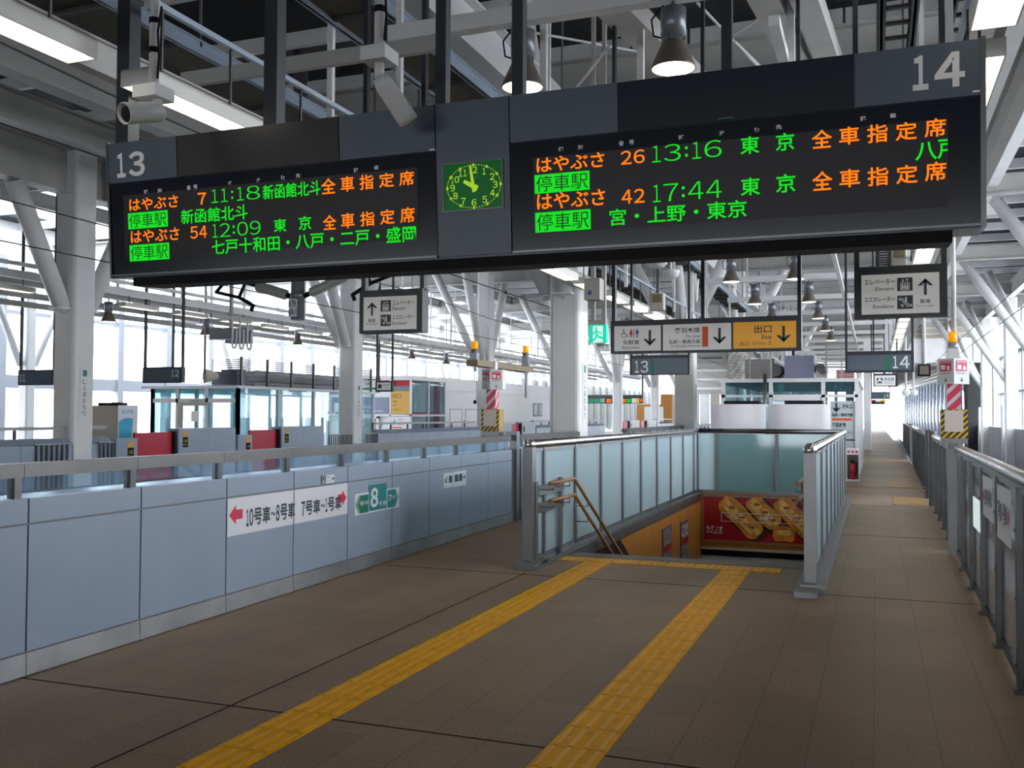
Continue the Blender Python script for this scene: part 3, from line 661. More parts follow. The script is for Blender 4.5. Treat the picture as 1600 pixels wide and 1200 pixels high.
# ================================================================== RIGHT GLAZED BARRIER
BX = lambda y: 0.78 + 0.014 * (y - 6.4)
def barrier(y0, n, pitch, label, endposts=False):
    t = thing('platform_barrier', label, 'barrier', (BX(y0), y0, 0), 'glazed barriers on the right edge')
    y1 = y0 + n * pitch
    P('handrail', MB().tube((BX(y0) + .03, y0 - .05, 1.262), (BX(y1) + .03, y1 - .05, 1.262), .042, 14), 'rail', t)
    P('rail_channel', MB().beam((BX(y0) + .03, y0 - .03, 1.20), (BX(y1) + .03, y1 - .06, 1.20), .045, .05), 'steel_dark', t)
    P('bottom_channel', MB().beam((BX(y0) + .03, y0 - .03, .05), (BX(y1) + .03, y1 - .06, .05), .03, .06), 'steel_dark', t)
    for i in range(n):
        y = y0 + i * pitch; x = BX(y)
        p = MB().box(x - .010, x + .045, y - .03, y + .03, 0.0, 1.20); p.box(x - .03, x + .06, y - .05, y + .05, 0, .025)
        for z in (.16, .55, .95): p.tube((x - .012, y, z), (x - .018, y, z), .011, 8)
        pt = P('post', p, 'steel_dark', t)
        b = MB().add([(x + .025, y + .03, .08), (BX(y + pitch) + .025, y + pitch - .03, .08), (BX(y + pitch) + .025, y + pitch - .05, 1.18), (x + .025, y + .05, 1.18),
                      (x + .033, y + .05, .08), (BX(y + pitch) + .033, y + pitch - .05, .08), (BX(y + pitch) + .033, y + pitch - .05, 1.18), (x + .033, y + .05, 1.18)],
                     [(3, 2, 1, 0), (4, 5, 6, 7), (0, 1, 5, 4), (1, 2, 6, 5), (2, 3, 7, 6), (3, 0, 4, 7)])
        P('glass_pane', b, 'poly', t)
        if False:
            P('mullion', MB().box(x + .016, x + .042, y + pitch / 2 - .02, y + pitch / 2 + .02, .08, 1.18), 'steel', t)
    return t
barrier(1.565, 9, 1.2, 'glazed barrier with polished tube handrail along the right platform edge')
barrier(12.75, 5, 1.2, 'glazed barrier section beyond the striped warning post')
barrier(20.9, 13, 1.2, 'glazed barrier section past the first platform gate opening')
barrier(38.9, 20, 1.2, 'farthest long glazed barrier section toward the bright platform end')
for k, (y, lab) in enumerate(((19.0, 'dark plum gate post with rounded cap nearest the ochre patch'), (20.75, 'dark plum gate post on the far side of the first gate'), (36.9, 'slim gate post near the farthest ochre patch'))):
    x = BX(y); T('gate_post', MB().chamfer_box(x - .05, x + .08, y - .09, y + .09, 0, 1.32, .03).ball((x + .015, y, 1.32), .075, 10, .5), 'steel' if k == 2 else 'steel_dark', lab, 'gate post')
for k, (pr, right) in enumerate((((1536.5, 800, 1550.5, 756), False), ((1559, 833, 1579.5, 775), True))):
    pl = facing_nx(.778 if right else .80); r = pl.pr(*pr); r = (r[0], r[1] - .02, r[2], r[3] + .03)
    mb = MB(); mb.slab(pl, *r, 0, .003); y = -(r[0] + r[2]) / 2
    t = T('car_number_sign', mb, 'ink_white', f'white car number sign on the right barrier glass, red arrow {"right, nearer" if right else "left, farther"}', 'sign', base=pl.at((r[0] + r[2]) / 2, r[1], 0))
    w_, h_ = r[2] - r[0], r[3] - r[1]
    d = MB(); mixed(d, pl, '7号車~1号車' if right else '10号車~8号車', r[0] + w_ * (.06 if right else .24), r[1] + h_ * .3, r[0] + w_ * (.76 if right else .95), r[1] + h_ * .7, .005, .03); P('lettering', d, 'ink_blue', t)
    d = MB(); d.block_arrow(pl, r[0] + w_ * (.80 if right else .04), r[1] + h_ * .28, r[0] + w_ * (.96 if right else .20), r[1] + h_ * .72, right, .005); P('arrow', d, 'ink_red', t)
pl = facing_nx(.80); r = pl.pr(1521, 800, 1531, 783); mb = MB(); mb.slab(pl, r[0], r[1] - .12, r[2], r[3], 0, .003)
T('glass_sticker', mb, 'exit_white', 'pale green sticker low on the right barrier glass', 'sticker')

# ================================================================== STAIR RAILINGS
def stair_rail(x, ys, y0, y1, label, ball_z=1.30, mir=1):
    t = thing('stair_railing', label, 'railing', (x, y0, 0), 'frosted railings around the stairs')
    P('handrail', MB().tube((x, y0, 1.30), (x, y1, 1.30), .048, 16).ball((x, y0 - .0, 1.30), .066, 14), 'rail', t)
    P('end_post', MB().box(x - .055, x + .055, y0 - .06, y0 + .07, .0, 1.27), 'steel', t)
    P('base_plate', MB().box(x - .10, x + .14, y0 - .2, y1, 0, .035).box(x - .08, x + .12, y0 - .18, y0 + .3, .03, .075), 'steel', t)
    yy = [y0 + .07] + ys + [y1]
    for a, b in zip(yy, yy[1:]):
        P('glass_pane', MB().box(x - .006, x + .006, a + .03, b - .03, .10, 1.22), 'frost', t)
    for y in ys: P('post', MB().box(x - .03, x + .03, y - .03, y + .03, .05, 1.27), 'steel', t)
    P('bottom_channel', MB().box(x - .025, x + .025, y0 + .07, y1, .035, .10), 'steel', t)
    P('top_channel', MB().box(x - .02, x + .02, y0 + .07, y1, 1.22, 1.27), 'steel', t)
    return t
stair_rail(-3.45, [10.10, 11.29] + [11.29 + 1.175 * k for k in range(1, 8)], 9.66, 19.93, 'frosted glass stair railing with steel tube rail on the left of the stairs')
stair_rail(-0.57, [9.9 + 1.2 * k for k in range(1, 9)], 9.40, 19.93, 'frosted glass stair railing with ball-ended steel rail on the right of the stairs')
t = thing('stair_railing', 'dark green frosted railing across the far end of the stairs', 'railing', (-2, 20.0, 0), 'frosted railings around the stairs')
P('handrail', MB().tube((-3.47, 20.0, 1.30), (-.55, 20.0, 1.30), .048, 16), 'steel_dark', t)
xs = [-3.45, -3.06, -1.85, -.57]
for a, b in zip(xs, xs[1:]): P('glass_pane', MB().box(a + .03, b - .03, 19.994, 20.006, .09, 1.24), 'frost_back' if a > -3.3 else 'frost', t)
for x in xs: P('post', MB().box(x - .03, x + .03, 19.97, 20.03, .05, 1.27), 'steel', t)
P('bottom_channel', MB().box(-3.42, -.6, 19.98, 20.02, .05, .09), 'steel', t)
# wooden stair handrails
def stair_handrail(x, sx, label, y0, yk):
    t = thing('stair_handrail', label, 'handrail', (x, y0, 0), 'wooden double handrails of the stairs')
    m = .165 / .31
    for z in (.885, .70):
        mb = MB().path([(x, y0, z), (x, yk, z), (x, 19.6, z - (19.6 - yk) * m)], .021, 12); P('grip_rail', mb, 'wood', t)
        for y, zz in ((y0 + .12, z), (yk - .18, z), (yk + .55, z - .55 * m), (yk + 2.2, z - 2.2 * m), (yk + 4.2, z - 4.2 * m)):
            P('bracket', MB().path([(x, y, zz - .02), (x, y, zz - .075), (x + sx * .14, y, zz - .075)], .007, 6), 'steel', t)
    for z in (.80, .615): P('mounting_plate', MB().box(x + sx * .13, x + sx * .142, y0 + .02, yk + .02, z - .05, z + .06), 'rail', t)
    for y in (y0 + .0, yk - .03): P('support_post', MB().box(min(x + sx * .14, x + sx * .18), max(x + sx * .14, x + sx * .18), y - .035, y + .035, .05, .90), 'steel', t)
    return t
stair_handrail(-3.24, -1, 'double brown wooden handrail bending down the left side of the stairs', 9.72, 10.62)
stair_handrail(-.79, 1, 'double brown wooden handrail on the right side of the stairs', 10.5, 11.55)

# advertising panel under the stair head, two small posters on the orange wall
AP = facing_y(HY1 - .005)
r = AP.pr(1092, 846, 1258, 768); ax0, ax1, az0, az1 = HX0 + .055, HX1 - .055, r[1], r[3] - .085
t = thing('advertising_panel', 'red advertising panel with golden pastry sticks at the bottom of the stairwell', 'advertisement', (-2, HY1 - .02, az0))
fr = MB()
for a in ((ax0, az0, ax1, az0 + .05), (ax0, az1 - .05, ax1, az1), (ax0, az0 + .05, ax0 + .06, az1 - .05), (ax1 - .06, az0 + .05, ax1, az1 - .05)): fr.slab(AP, a[0], a[1], a[2], a[3], 0, .045)
P('frame', fr, 'wood', t)
mb = MB(); mb.slab(AP, ax0 + .06, az0 + .05, ax1 - .06, az1 - .05, 0, .012); pic = P('poster_face', mb, 'ad_red', t)
AW, AH = ax1 - ax0 - .12, az1 - az0 - .10; A0, B0 = ax0 + .06, az0 + .05
def apx(u, v): return AP.px(1020 + u / 5.0, 740 + v / 5.0)
def stick(d, x0, y0, x1, y1, wd, dd, fat=1.0):                # a rounded, slightly lumpy bar
    a, b = V((*apx(x0, y0), 0)), V((*apx(x1, y1), 0)); ax = (b - a); L = ax.length; ax /= L; n = V((-ax.y, ax.x, 0)); pts = []
    N = 14
    for i in range(N + 1): u = i / N; k = min(1, 5 * u + .55, 5 * (1 - u) + .55) * (1 + .07 * math.sin(9 * u + x0)); pts.append(a + ax * L * u + n * wd * k)
    for i in range(N, -1, -1): u = i / N; k = min(1, 5 * u + .55, 5 * (1 - u) + .55) * (1 + .07 * math.sin(8 * u + 2 + x0)); pts.append(a + ax * L * u - n * wd * k)
    lim = lambda p: (min(max(p.x, A0), A0 + AW), min(max(p.y, B0), B0 + AH))
    d.poly(AP, [lim(p) for p in pts][::-1], dd)
ST = ((545, 200, 830, 482, .19), (755, 195, 975, 410, .18), (975, 205, 1260, 490, .19), (1215, 200, 1500, 430, .18), (1450, 205, 1720, 480, .18))
d = MB()
for x0, y0, x1, y1, wd in ST: stick(d, x0 + 30, y0 + 25, x1 + 40, y1 + 35, wd * 1.18, .014)
P('pastry_shadow', d, 'pie_dark', t)
d = MB()
for k, (x0, y0, x1, y1, wd) in enumerate(ST): stick(d, x0, y0, x1, y1, wd, .016 + .0002 * k)
stick(d, 940, 462, 1110, 478, .15, .0172)
P('pastry_print', d, 'pie', t)
d = MB()
for k, (x0, y0, x1, y1, wd) in enumerate(ST):
    for u0, u1, off, ww in ((.05, .38, 8, .05), (.42, .68, 10, .045), (.74, .97, 8, .05), (.15, .5, -26, .03), (.6, .9, -28, .03)): stick(d, x0 + (x1 - x0) * u0 + off, y0 + (y1 - y0) * u0 - off * .5, x0 + (x1 - x0) * u1 + off, y0 + (y1 - y0) * u1 - off * .5, ww, .0175 + .0001 * k)
stick(d, 975, 458, 1080, 466, .05, .0178)
P('pastry_highlight', d, 'pie_light', t)
d = MB()
for x0, y0, x1, y1, wd in ST:
    for f_ in (.22, .5, .78):
        c = apx(x0 + (x1 - x0) * f_ + 10, y0 + (y1 - y0) * f_); d.disc(AP, min(max(c[0], A0 + .07), A0 + AW - .07), c[1], .062, .018, 14, .032)
P('pastry_slits', d, 'pie_hole', t)
d = MB(); b0 = apx(535, 375); b1 = apx(1400, 405); lw = .012; x0, y0, x1, y1 = b0[0], apx(535, 372)[1], A0 + AW - .25, apx(535, 302)[1]
for a in ((x0, y0, x1, y0 + lw), (x0, y1 - lw, x1, y1), (x0, y0, x0 + lw, y1), (x1 - lw, y0, x1, y1)): d.rect(AP, *a, .021)
d.text(AP, 'りんご', *apx(608, 355), *apx(712, 325), .021, .015); d.text(AP, 'お菓子', *apx(832, 362), *apx(945, 333), .021, .015); d.text(AP, 'ラグノオ', *apx(1060, 368), *apx(1225, 340), .021, .015)
d.text(AP, 'ラグノオ', *apx(417, 452), *apx(548, 405), .021, .03); d.text(AP, 'www.rag-s.com', *apx(420, 468), *apx(546, 456), .021, .01)
P('lettering', d, 'ink_white', t)
WP = facing_px(HX0 + .05)
for k, (ya, yb) in enumerate(((16.0, 16.75), (17.6, 18.3))):
    za, zb = -1.45, (-.29, -.36)[k]
    t = thing('framed_poster', f'{("left", "right")[k]} one of two framed posters on the orange stairwell wall', 'poster', (HX0 + .05, (ya + yb) / 2, za))
    mb = MB(); mb.slab(WP, ya, za, yb, zb, 0, .02); P('frame', mb, 'steel', t)
    mb = MB(); mb.slab(WP, ya + .03, za + .03, yb - .03, zb - .03, .02, .022); P('print', mb, 'poster_photo', t)
    d = MB(); d.rect(WP, ya + .05, zb - .42, yb - .05, zb - .30, .024); P('red_band', d, 'ad_red', t)
    if k == 1: d = MB(); d.text(WP, 'こで', ya + .1, zb - .27, yb - .08, zb - .06, .024, .02); P('lettering', d, 'ink_white', t)

# ================================================================== WAITING ROOM BEHIND THE STAIRS, cabinets, extinguisher
WX0, WX1, WY0, WY1 = -3.86, -0.40, 26.2, 35.0
t = thing('waiting_room', 'glazed waiting room with slatted roof screen beyond the stairs', 'waiting room', (-2.1, 26.2, 0))
mb = MB()
for x in (WX0, -2.62, -1.30, WX1 - .08):
    for y in (WY0, WY1): mb.box(x, x + .10, y - .05, y + .05, 0, 2.5)
for y in (29.1, 32.0): mb.box(WX1 - .08, WX1 + .02, y - .05, y + .05, 0, 2.5).box(WX0, WX0 + .1, y - .05, y + .05, 0, 2.5)
mb.box(WX0, WX1, WY0 - .05, WY0 + .05, 2.10, 2.17).box(WX0 - .05, WX1 + .05, WY0 - .07, WY1 + .07, 2.5, 2.60).box(WX0, WX1, WY0 - .04, WY0 + .04, 0, .1).box(WX1 - .06, WX1, WY0, WY1, 0, .1)
P('frame', mb, 'white', t)
for a, b in ((WX0 + .1, -2.62), (-2.52, -1.30), (-1.2, WX1 - .08)):
    P('glass_pane', MB().box(a, b, WY0 - .005, WY0 + .005, .1, 2.1), 'teal_pane', t); P('transom_pane', MB().box(a, b, WY0 - .005, WY0 + .005, 2.17, 2.5), 'teal_pane', t)
for a, b in ((WY0 + .05, 29.05), (29.15, 31.95), (32.05, WY1 - .05)):
    P('side_pane', MB().box(WX1 - .035, WX1 - .025, a, b, .1, 2.5), 'teal_pane', t); P('side_pane', MB().box(WX0 + .04, WX0 + .05, a, b, .1, 2.5), 'teal_pane', t)
P('back_pane', MB().box(WX0 + .1, WX1 - .1, WY1 - .005, WY1 + .005, .1, 2.5), 'teal_pane', t)
P('ceiling_panel', MB().box(WX0, WX1, WY0 + .3, WY1, 2.46, 2.5), 'grey_dark', t)
P('corner_film', MB().box(WX1 - .30, WX1 - .10, WY0 + .01, WY0 + .03, .1, 2.5).box(-1.2, WX1 - .1, WY0 + .012, WY0 + .03, 2.24, 2.5), 'teal_glass', t)
W2 = facing_y(WY0 + .006)
d = MB(); d.text(W2, '４１'[::-1], -.98, 2.29, -.78, 2.45, .0, .01, None, True); P('number_lettering', d, 'teal_print', t)
P('door_header', MB().box(-2.5, -1.32, WY0 - .07, WY0 + .06, 2.02, 2.10).box(-2.05, -1.75, WY0 - .09, WY0 - .06, 2.04, 2.075), 'white', t)
P('grab_bar', MB().tube((-2.7, 25.98, 2.7), (-2.7, 25.98, .3), .05, 12), 'steel', t)
lv = MB()
for a, b in ((-3.70, -2.58), (-1.18, -.42)):
    for k in range(17): z = 2.64 + .052 * k; lv.box(a, b, WY0 + .1, WY0 + .15, z, z + .024)
    for x in (a, (a + b) / 2, b): lv.box(x - .02, x + .02, WY0 + .15, WY0 + .2, 2.6, 3.52)
for x in (WX0 + .12, WX1 - .02):
    for k in range(12): z = 2.64 + .072 * k; lv.box(x - .03, x + .03, WY0 + .2, WY1 - .3, z, z + .026)
P('roof_slats', lv, 'grey_beam', t)
P('roof_box', MB().box(-2.25, -1.5, WY0 + .35, WY0 + 1.4, 2.62, 3.22), 'lilac', t)
P('roof_plant', MB().box(-3.4, -2.6, WY0 + 1.2, WY0 + 3.2, 2.6, 3.2).tube((-2.5, WY0 + .5, 2.85), (-2.5, WY0 + 2, 2.85), .18, 14).tube((-1.35, WY0 + .6, 2.9), (-1.35, WY0 + 2.5, 2.9), .12, 12), 'grey_dark', t)
P('red_tank', MB().box(-.95, -.50, WY0 + .5, WY0 + 1.0, 2.62, 2.82), 'gate_red', t)
# info board on the glass
W3 = facing_y(WY0 - .015); r = W3.pr(1302, 712, 1340, 624)
t = thing('exit_map_board', 'white information board with down arrow and orange line on the waiting room glass', 'sign board', (-.75, WY0 - .015, .55))
mb = MB(); mb.slab(W3, -1.08, .55, -.47, 2.0, -.0095, 0); P('board_face', mb, 'tray_pale', t)
d = MB(); d.arrow(W3, -.93, 1.84, .24, 270, .006, .2); d.text(W3, '改札口', -.78, 1.80, -.54, 1.92, .006, .03); d.text(W3, '弘前・青森方面', -1.04, 1.60, -.53, 1.69, .006, .03); d.text(W3, '奥羽本線', -1.04, 1.33, -.70, 1.45, .006, .03)
d.text(W3, 'お手洗', -.72, 1.15, -.54, 1.23, .003); d.rect(W3, -1.08, .98, -.47, 1.02, .003); P('lettering', d, 'ink_blue', t)
d = MB(); d.rect(W3, -1.04, 1.50, -.55, 1.56, .003); d.disc(W3, -1.0, 1.25, .022, .003); d.rect(W3, -1.03, 1.12, -.97, 1.23, .003); P('orange_line', d, 'ink_orange', t)
d = MB(); d.disc(W3, -.9, 1.25, .022, .003); d.rect(W3, -.93, 1.12, -.87, 1.23, .003); P('blue_figure', d, 'ink_bluep', t)
# two white covered cabinets
for k, (xa, xb) in enumerate(((-3.86, -2.52), (-2.38, -1.02))):
    ya, yb = 24.4, 25.1
    t = thing('covered_cabinet', f'glossy white covered cabinet with dark rounded top, {("left", "right")[k]} of the pair behind the stair railing', 'cabinet', ((xa + xb) / 2, (ya + yb) / 2, 0), 'white cabinets behind the stairs')
    vs, fs = [], []
    for i in range(13):
        for z in (0.0, 1.90):
            u = i / 12; vs.append((xa + (xb - xa) * u, ya - .10 * math.sin(math.pi * u) ** .7, z))
    mb = MB(); mb.add(vs, [(2 * i, 2 * i + 2, 2 * i + 3, 2 * i + 1) for i in range(12)], True); mb.box(xa, xb, ya + .01, yb, 0, 1.90)
    P('white_cover', mb, 'glossy_white', t)
    P('dark_top', MB().chamfer_box(xa + .30, xb - .16, ya + .08, yb - .1, 1.90, 1.985, .04), 'black', t)
EX = facing_y(25.2); r = EX.pr(1322, 752, 1342.5, 702.5)
t = thing('extinguisher_stand', 'white framed stand holding a fire extinguisher beside the waiting room corner', 'extinguisher stand', ((r[0] + r[2]) / 2, 25.3, 0))
mb = MB(); mb.slab(EX, r[0], .0, r[2], .045, -.25, 0); mb.slab(EX, r[0], .66, r[2], .81, -.25, 0); mb.slab(EX, r[0], .045, r[0] + .02, .66, -.25, 0); mb.slab(EX, r[2] - .02, .045, r[2], .66, -.25, 0)
P('casing', mb, 'white_wall', t); mb = MB(); mb.slab(EX, r[0] + .02, .04, r[2] - .02, .66, -.25, -.2); P('back_panel', mb, 'lamp_shade', t)
d = MB()
for i in range(3): d.disc(EX, r[0] + (r[2] - r[0]) * (.2 + .3 * i), .735, .03, .003)
P('red_dots', d, 'ink_red', t)
cx = (r[0] + r[2]) / 2
t = thing('fire_extinguisher', 'red fire extinguisher standing inside the white framed stand', 'fire extinguisher', (cx, 25.32, .05))
P('cylinder', MB().lathe((cx, 25.32, .05), (0, 0, 1), ((0, .0), (0, .06), (.30, .065), (.37, .05), (.40, .02), (.42, .0)), 16), 'gate_red', t)
P('valve', MB().box(cx - .03, cx + .03, 25.3, 25.34, .44, .5).box(cx - .06, cx + .02, 25.31, 25.33, .5, .52), 'black', t)
P('hose', MB().path([(cx + .02, 25.28, .48), (cx + .09, 25.25, .44), (cx + .09, 25.24, .25), (cx + .07, 25.24, .15)], .012, 8), 'black', t)

# ================================================================== DEPARTURE BOARD
tl = math.radians(4.0)
BP = Plane((-4.715, 5.0, 2.51), (1, 0, 0), (0, -math.sin(tl), math.cos(tl)))
BW, BH = 5.20, .885
t = board = thing('departure_board', 'long dark hanging departure board with orange and green train times for tracks 13 and 14', 'departure board', tuple(BP.at(BW / 2, 0, -.2)))
def slab(nm, m, *sl, par=None):
    mb = MB()
    for a in sl: mb.slab(BP, *a)
    return P(nm, mb, m, par or board)
slab('housing', 'board', (0, 0, BW, BH, -.36, 0))
slab('bottom_tray', 'black', (.13, -.055, BW - .13, 0, -.33, -.03))
bl = lambda x, y: BP.px(x, y)
sL, sR, sC0, sC1 = .0, BW, bl(684, 300)[0], bl(800, 300)[0]
tb = bl(684, 237)[1]                                          # bottom of the upper band
s1_, s2_, s3_, s4_ = bl(279, 240)[0], bl(532, 220)[0], bl(967, 180)[0], bl(1335, 130)[0]
for m, a, b in (('board', 0, s1_), ('board_brown', s1_, s2_), ('board', s2_, sC0), ('board', sC1, s3_), ('board_black', s3_, s4_), ('board', s4_, BW)):
    slab('upper_panel', m, (a + .003, tb + .004, b - .003, BH - .006, 0, .018))
slab('clock_panel', 'board', (sC0 + .004, .012, sC1 - .004, BH - .006, 0, .018))
slab('end_cap', 'steel_dark', (BW - .012, 0, BW + .012, BH + .005, -.36, .022)); slab('end_cap', 'steel_dark', (-.012, 0, .004, BH + .005, -.36, .022))
zones = (((.004, .01, sC0 - .004, tb), bl(198, 404), bl(653, 262)), ((sC1 + .004, .01, BW - .012, tb), bl(836, 366), bl(1481, 186)))
scr = []
for (z, a, b) in zones:
    s_ = slab('screen', 'screen', (z[0], z[1], z[2], z[3], 0, .012)); scr.append(s_)
    slab('matrix_field', 'led_zone', (min(a[0], b[0]), a[1], b[0], b[1], .012, .0135), par=s_)
    slab('lower_lip', 'steel_dark', (z[0], z[1], z[2], z[1] + .012, .012, .022), par=s_)
def zl(x, y): return bl(160 + x / 2.963, 220 + y / 2.963)     # left screen close-up coordinates
def zr(x, y): return bl(800 + x / 4, y / 4)
def zq(x, y): return bl(1200 + x / 4, y / 4)
DD = .0150
og, gr, wh, dk = MB(), MB(), MB(), MB()
def tx(mb, s_, a, b, bold=.012, clip=None): mb.text(BP, s_, a[0], a[1], b[0], b[1], DD, bold, clip)
for ch, a, b in (('種', (200, 248), (217, 228)), ('別', (262, 243), (282, 222)), ('番', (398, 230), (416, 207)), ('号', (428, 226), (447, 203)), ('時', (590, 208), (607, 187)), ('分', (720, 195), (738, 172)), ('行', (832, 182), (851, 160)), ('先', (902, 174), (922, 152)), ('記', (1170, 150), (1190, 126)), ('事', (1264, 138), (1284, 115))): tx(wh, ch, zl(*a), zl(*b), .04)
for ch, a, b, fz in (('種', (294, 950), (326, 920), zr), ('別', (415, 940), (445, 908), zr), ('番', (672, 917), (702, 882), zr), ('号', (735, 910), (767, 875), zr), ('時', (1045, 880), (1077, 845), zr), ('分', (1297, 852), (1330, 818), zr), ('行', (1515, 830), (1550, 797), zr), ('先', (50, 815), (88, 780), zq), ('記', (577, 762), (612, 727), zq), ('事', (762, 745), (800, 710), zq)): tx(wh, ch, fz(*a), fz(*b), .04)
def spread(mb, chars, fz, spans):                             # single characters set at even height
    for ch, (a, b) in zip(chars, spans): tx(mb, ch, fz(*a), fz(*b), .012)
tx(og, 'はやぶさ', zl(133, 328), zl(357, 250)); tx(og, '７', zl(450, 298), zl(487, 240)); digits(gr, BP, '11:18', *zl(512, 290), *zl(735, 207), DD, -.010); tx(gr, '新函館北斗', zl(750, 275), zl(1015, 182))
tx(og, '全', zl(1020, 250), zl(1085, 172)); tx(og, '車', zl(1110, 240), zl(1170, 163)); tx(og, '指', zl(1197, 230), zl(1260, 155)); tx(og, '定', zl(1287, 220), zl(1355, 147)); tx(og, '席', zl(1380, 212), zl(1447, 138))
tx(gr, '新函館北斗', zl(372, 388), zl(678, 295)); tx(og, 'はやぶさ', zl(140, 476), zl(362, 400)); digits(og, BP, '54', *zl(415, 455), *zl(490, 393), DD, .006); digits(gr, BP, '12:09', *zl(517, 450), *zl(738, 370), DD, -.010)
tx(gr, '東', zl(800, 425), zl(858, 360)); tx(gr, '京', zl(915, 416), zl(972, 346))
tx(og, '全', zl(1028, 415), zl(1088, 342)); tx(og, '車', zl(1112, 408), zl(1172, 333)); tx(og, '指', zl(1200, 398), zl(1265, 326)); tx(og, '定', zl(1292, 390), zl(1358, 316)); tx(og, '席', zl(1385, 383), zl(1450, 306))
tx(gr, '七戸十和田・八戸・二戸・盛岡', zl(515, 530), zl(1457, 392))
for a, b, fz in (((128, 412), (308, 322), zl), ((135, 560), (315, 472), zl), ((148, 1215), (488, 1068), zr), ((152, 1457), (495, 1308), zr)):
    p0_, p1_ = fz(*a), fz(*b); w_, h_ = p1_[0] - p0_[0], p1_[1] - p0_[1]
    gr.slab(BP, p0_[0], p0_[1], p1_[0], p1_[1], .0135, .0145); dk.text(BP, '停車駅', p0_[0] + w_ * .03, p0_[1] + h_ * .08, p1_[0] - w_ * .03, p1_[1] - h_ * .08, .0158, .0)
tx(og, 'はやぶさ', zr(160, 1083), zr(580, 950)); digits(og, BP, '26', *zr(685, 1033), *zr(832, 935), DD, .006); digits(gr, BP, '13:16', *zr(880, 1020), *zr(1312, 875), DD, -.010); tx(gr, '東', zr(1430, 970), zr(1548, 850)); tx(gr, '京', zq(50, 950), zq(165, 828))
for ch, a, b in (('全', (275, 935), (400, 808)), ('車', (445, 912), (570, 790)), ('指', (620, 900), (748, 775)), ('定', (797, 885), (930, 760)), ('席', (978, 865), (1110, 737))): tx(og, ch, zq(*a), zq(*b))
tx(gr, '八', zq(920, 1010), zq(1055, 885)); tx(gr, '戸', zq(1058, 998), zq(1121, 872), .012, .5)
tx(og, 'はやぶさ', zr(163, 1315), zr(585, 1180)); digits(og, BP, '42', *zr(690, 1278), *zr(832, 1180), DD, .006); digits(gr, BP, '17:44', *zr(885, 1268), *zr(1312, 1125), DD, -.010); tx(gr, '東', zr(1432, 1228), zr(1552, 1108)); tx(gr, '京', zq(52, 1210), zq(172, 1085))
for ch, a, b in (('全', (278, 1197), (402, 1068)), ('車', (448, 1178), (575, 1055)), ('指', (622, 1168), (752, 1042)), ('定', (800, 1155), (935, 1028)), ('席', (980, 1138), (1113, 1008))): tx(og, ch, zq(*a), zq(*b))
tx(gr, '宮・上野・東京', zr(615, 1415), zr(1468, 1248), .01)
P('orange_lettering', og, 'led_o', board); P('green_lettering', gr, 'led_g', board); P('heading_lettering', wh, 'ink_white', board); P('unlit_lettering', dk, 'led_dark', board)
d = MB(); digits(d, BP, '13', *bl(187, 279), *bl(229, 236), .021, .03); digits(d, BP, '14', *bl(1426, 144), *bl(1507, 80.5), .021, .03); P('track_numbers', d, 'ink_white', board)
slab('maker_plate', 'ink_white', (*bl(673, 236.5), *bl(682, 233), .018, .0195), (*bl(1519, 146), *bl(1531, 142), .018, .0195))
slab('green_tape', 'green_print', (*bl(1122, 187.5), *bl(1146, 183.5), .018, .0192))
# clock set into the board
c0_, c1_ = bl(697, 331), bl(786.5, 250); cw, chh = c1_[0] - c0_[0], c1_[1] - c0_[1]
dial = slab('clock', 'clock_green', (c0_[0], c0_[1], c1_[0], c1_[1], .018, .021)); ccx, ccy = c0_[0] + cw * .515, c0_[1] + chh * .485; cr = chh * .455; cx_ = cw * .455 / cr
slab('clock_frame', 'steel_dark', (c0_[0] - .006, c0_[1] - .006, c1_[0] + .006, c0_[1], .018, .026), (c0_[0] - .006, c1_[1], c1_[0] + .006, c1_[1] + .006, .018, .026), (c0_[0] - .006, c0_[1], c0_[0], c1_[1], .018, .026), (c1_[0], c0_[1], c1_[0] + .006, c1_[1], .018, .026), par=dial)
d = MB()
for i in range(60):
    a = math.radians(90 - 6 * i); R_ = cr * 1.0
    x, y = ccx + R_ * cx_ * math.cos(a), ccy + R_ * math.sin(a); big = i % 5 == 0
    d.disc(BP, x, y, .0085 if big else .0035, .023, 8)
for n in range(1, 13):
    a = math.radians(90 - 30 * n); x, y = ccx + cr * .80 * cx_ * math.cos(a), ccy + cr * .76 * math.sin(a); hw = (.008 if n == 1 else .0145) if n < 10 else .024
    digits(d, BP, str(n), x - hw, y - .019, x + hw, y + .019, .023, .012)
P('numerals', d, 'clock_lime', dial)
d = MB()
for ang, L, bk, wd in ((90 - 298.5, cr * .56, cr * .24, .030), (90 - 352, cr * .98, cr * .28, .021)):
    ca, sa = math.cos(math.radians(ang)), math.sin(math.radians(ang)); d.poly(BP, [(ccx - ca * bk - sa * wd / 2, ccy - sa * bk + ca * wd / 2), (ccx - ca * bk + sa * wd / 2, ccy - sa * bk - ca * wd / 2), (ccx + ca * L + sa * wd / 3, ccy + sa * L - ca * wd / 3), (ccx + ca * L - sa * wd / 3, ccy + sa * L + ca * wd / 3)], .027 if wd > .025 else .030)
P('clock_hands', d, 'clock_lime', dial)
d = MB(); d.text(BP, 'JR', ccx + .0, ccy + cr * .30, ccx + .04, ccy + cr * .50, .023, .03); P('clock_mark', d, 'green_print', dial)
for x0, x1 in ((197, 216), (425, 445), (690, 706), (808, 825), (1131, 1147)):
    a, b = ony(x0, 150, 5.15).x, ony(x1, 150, 5.15).x; P('hanger_post', MB().box(a, b, 5.06, 5.06 + (b - a), 3.35, 8.6), 'sign_dark', board)

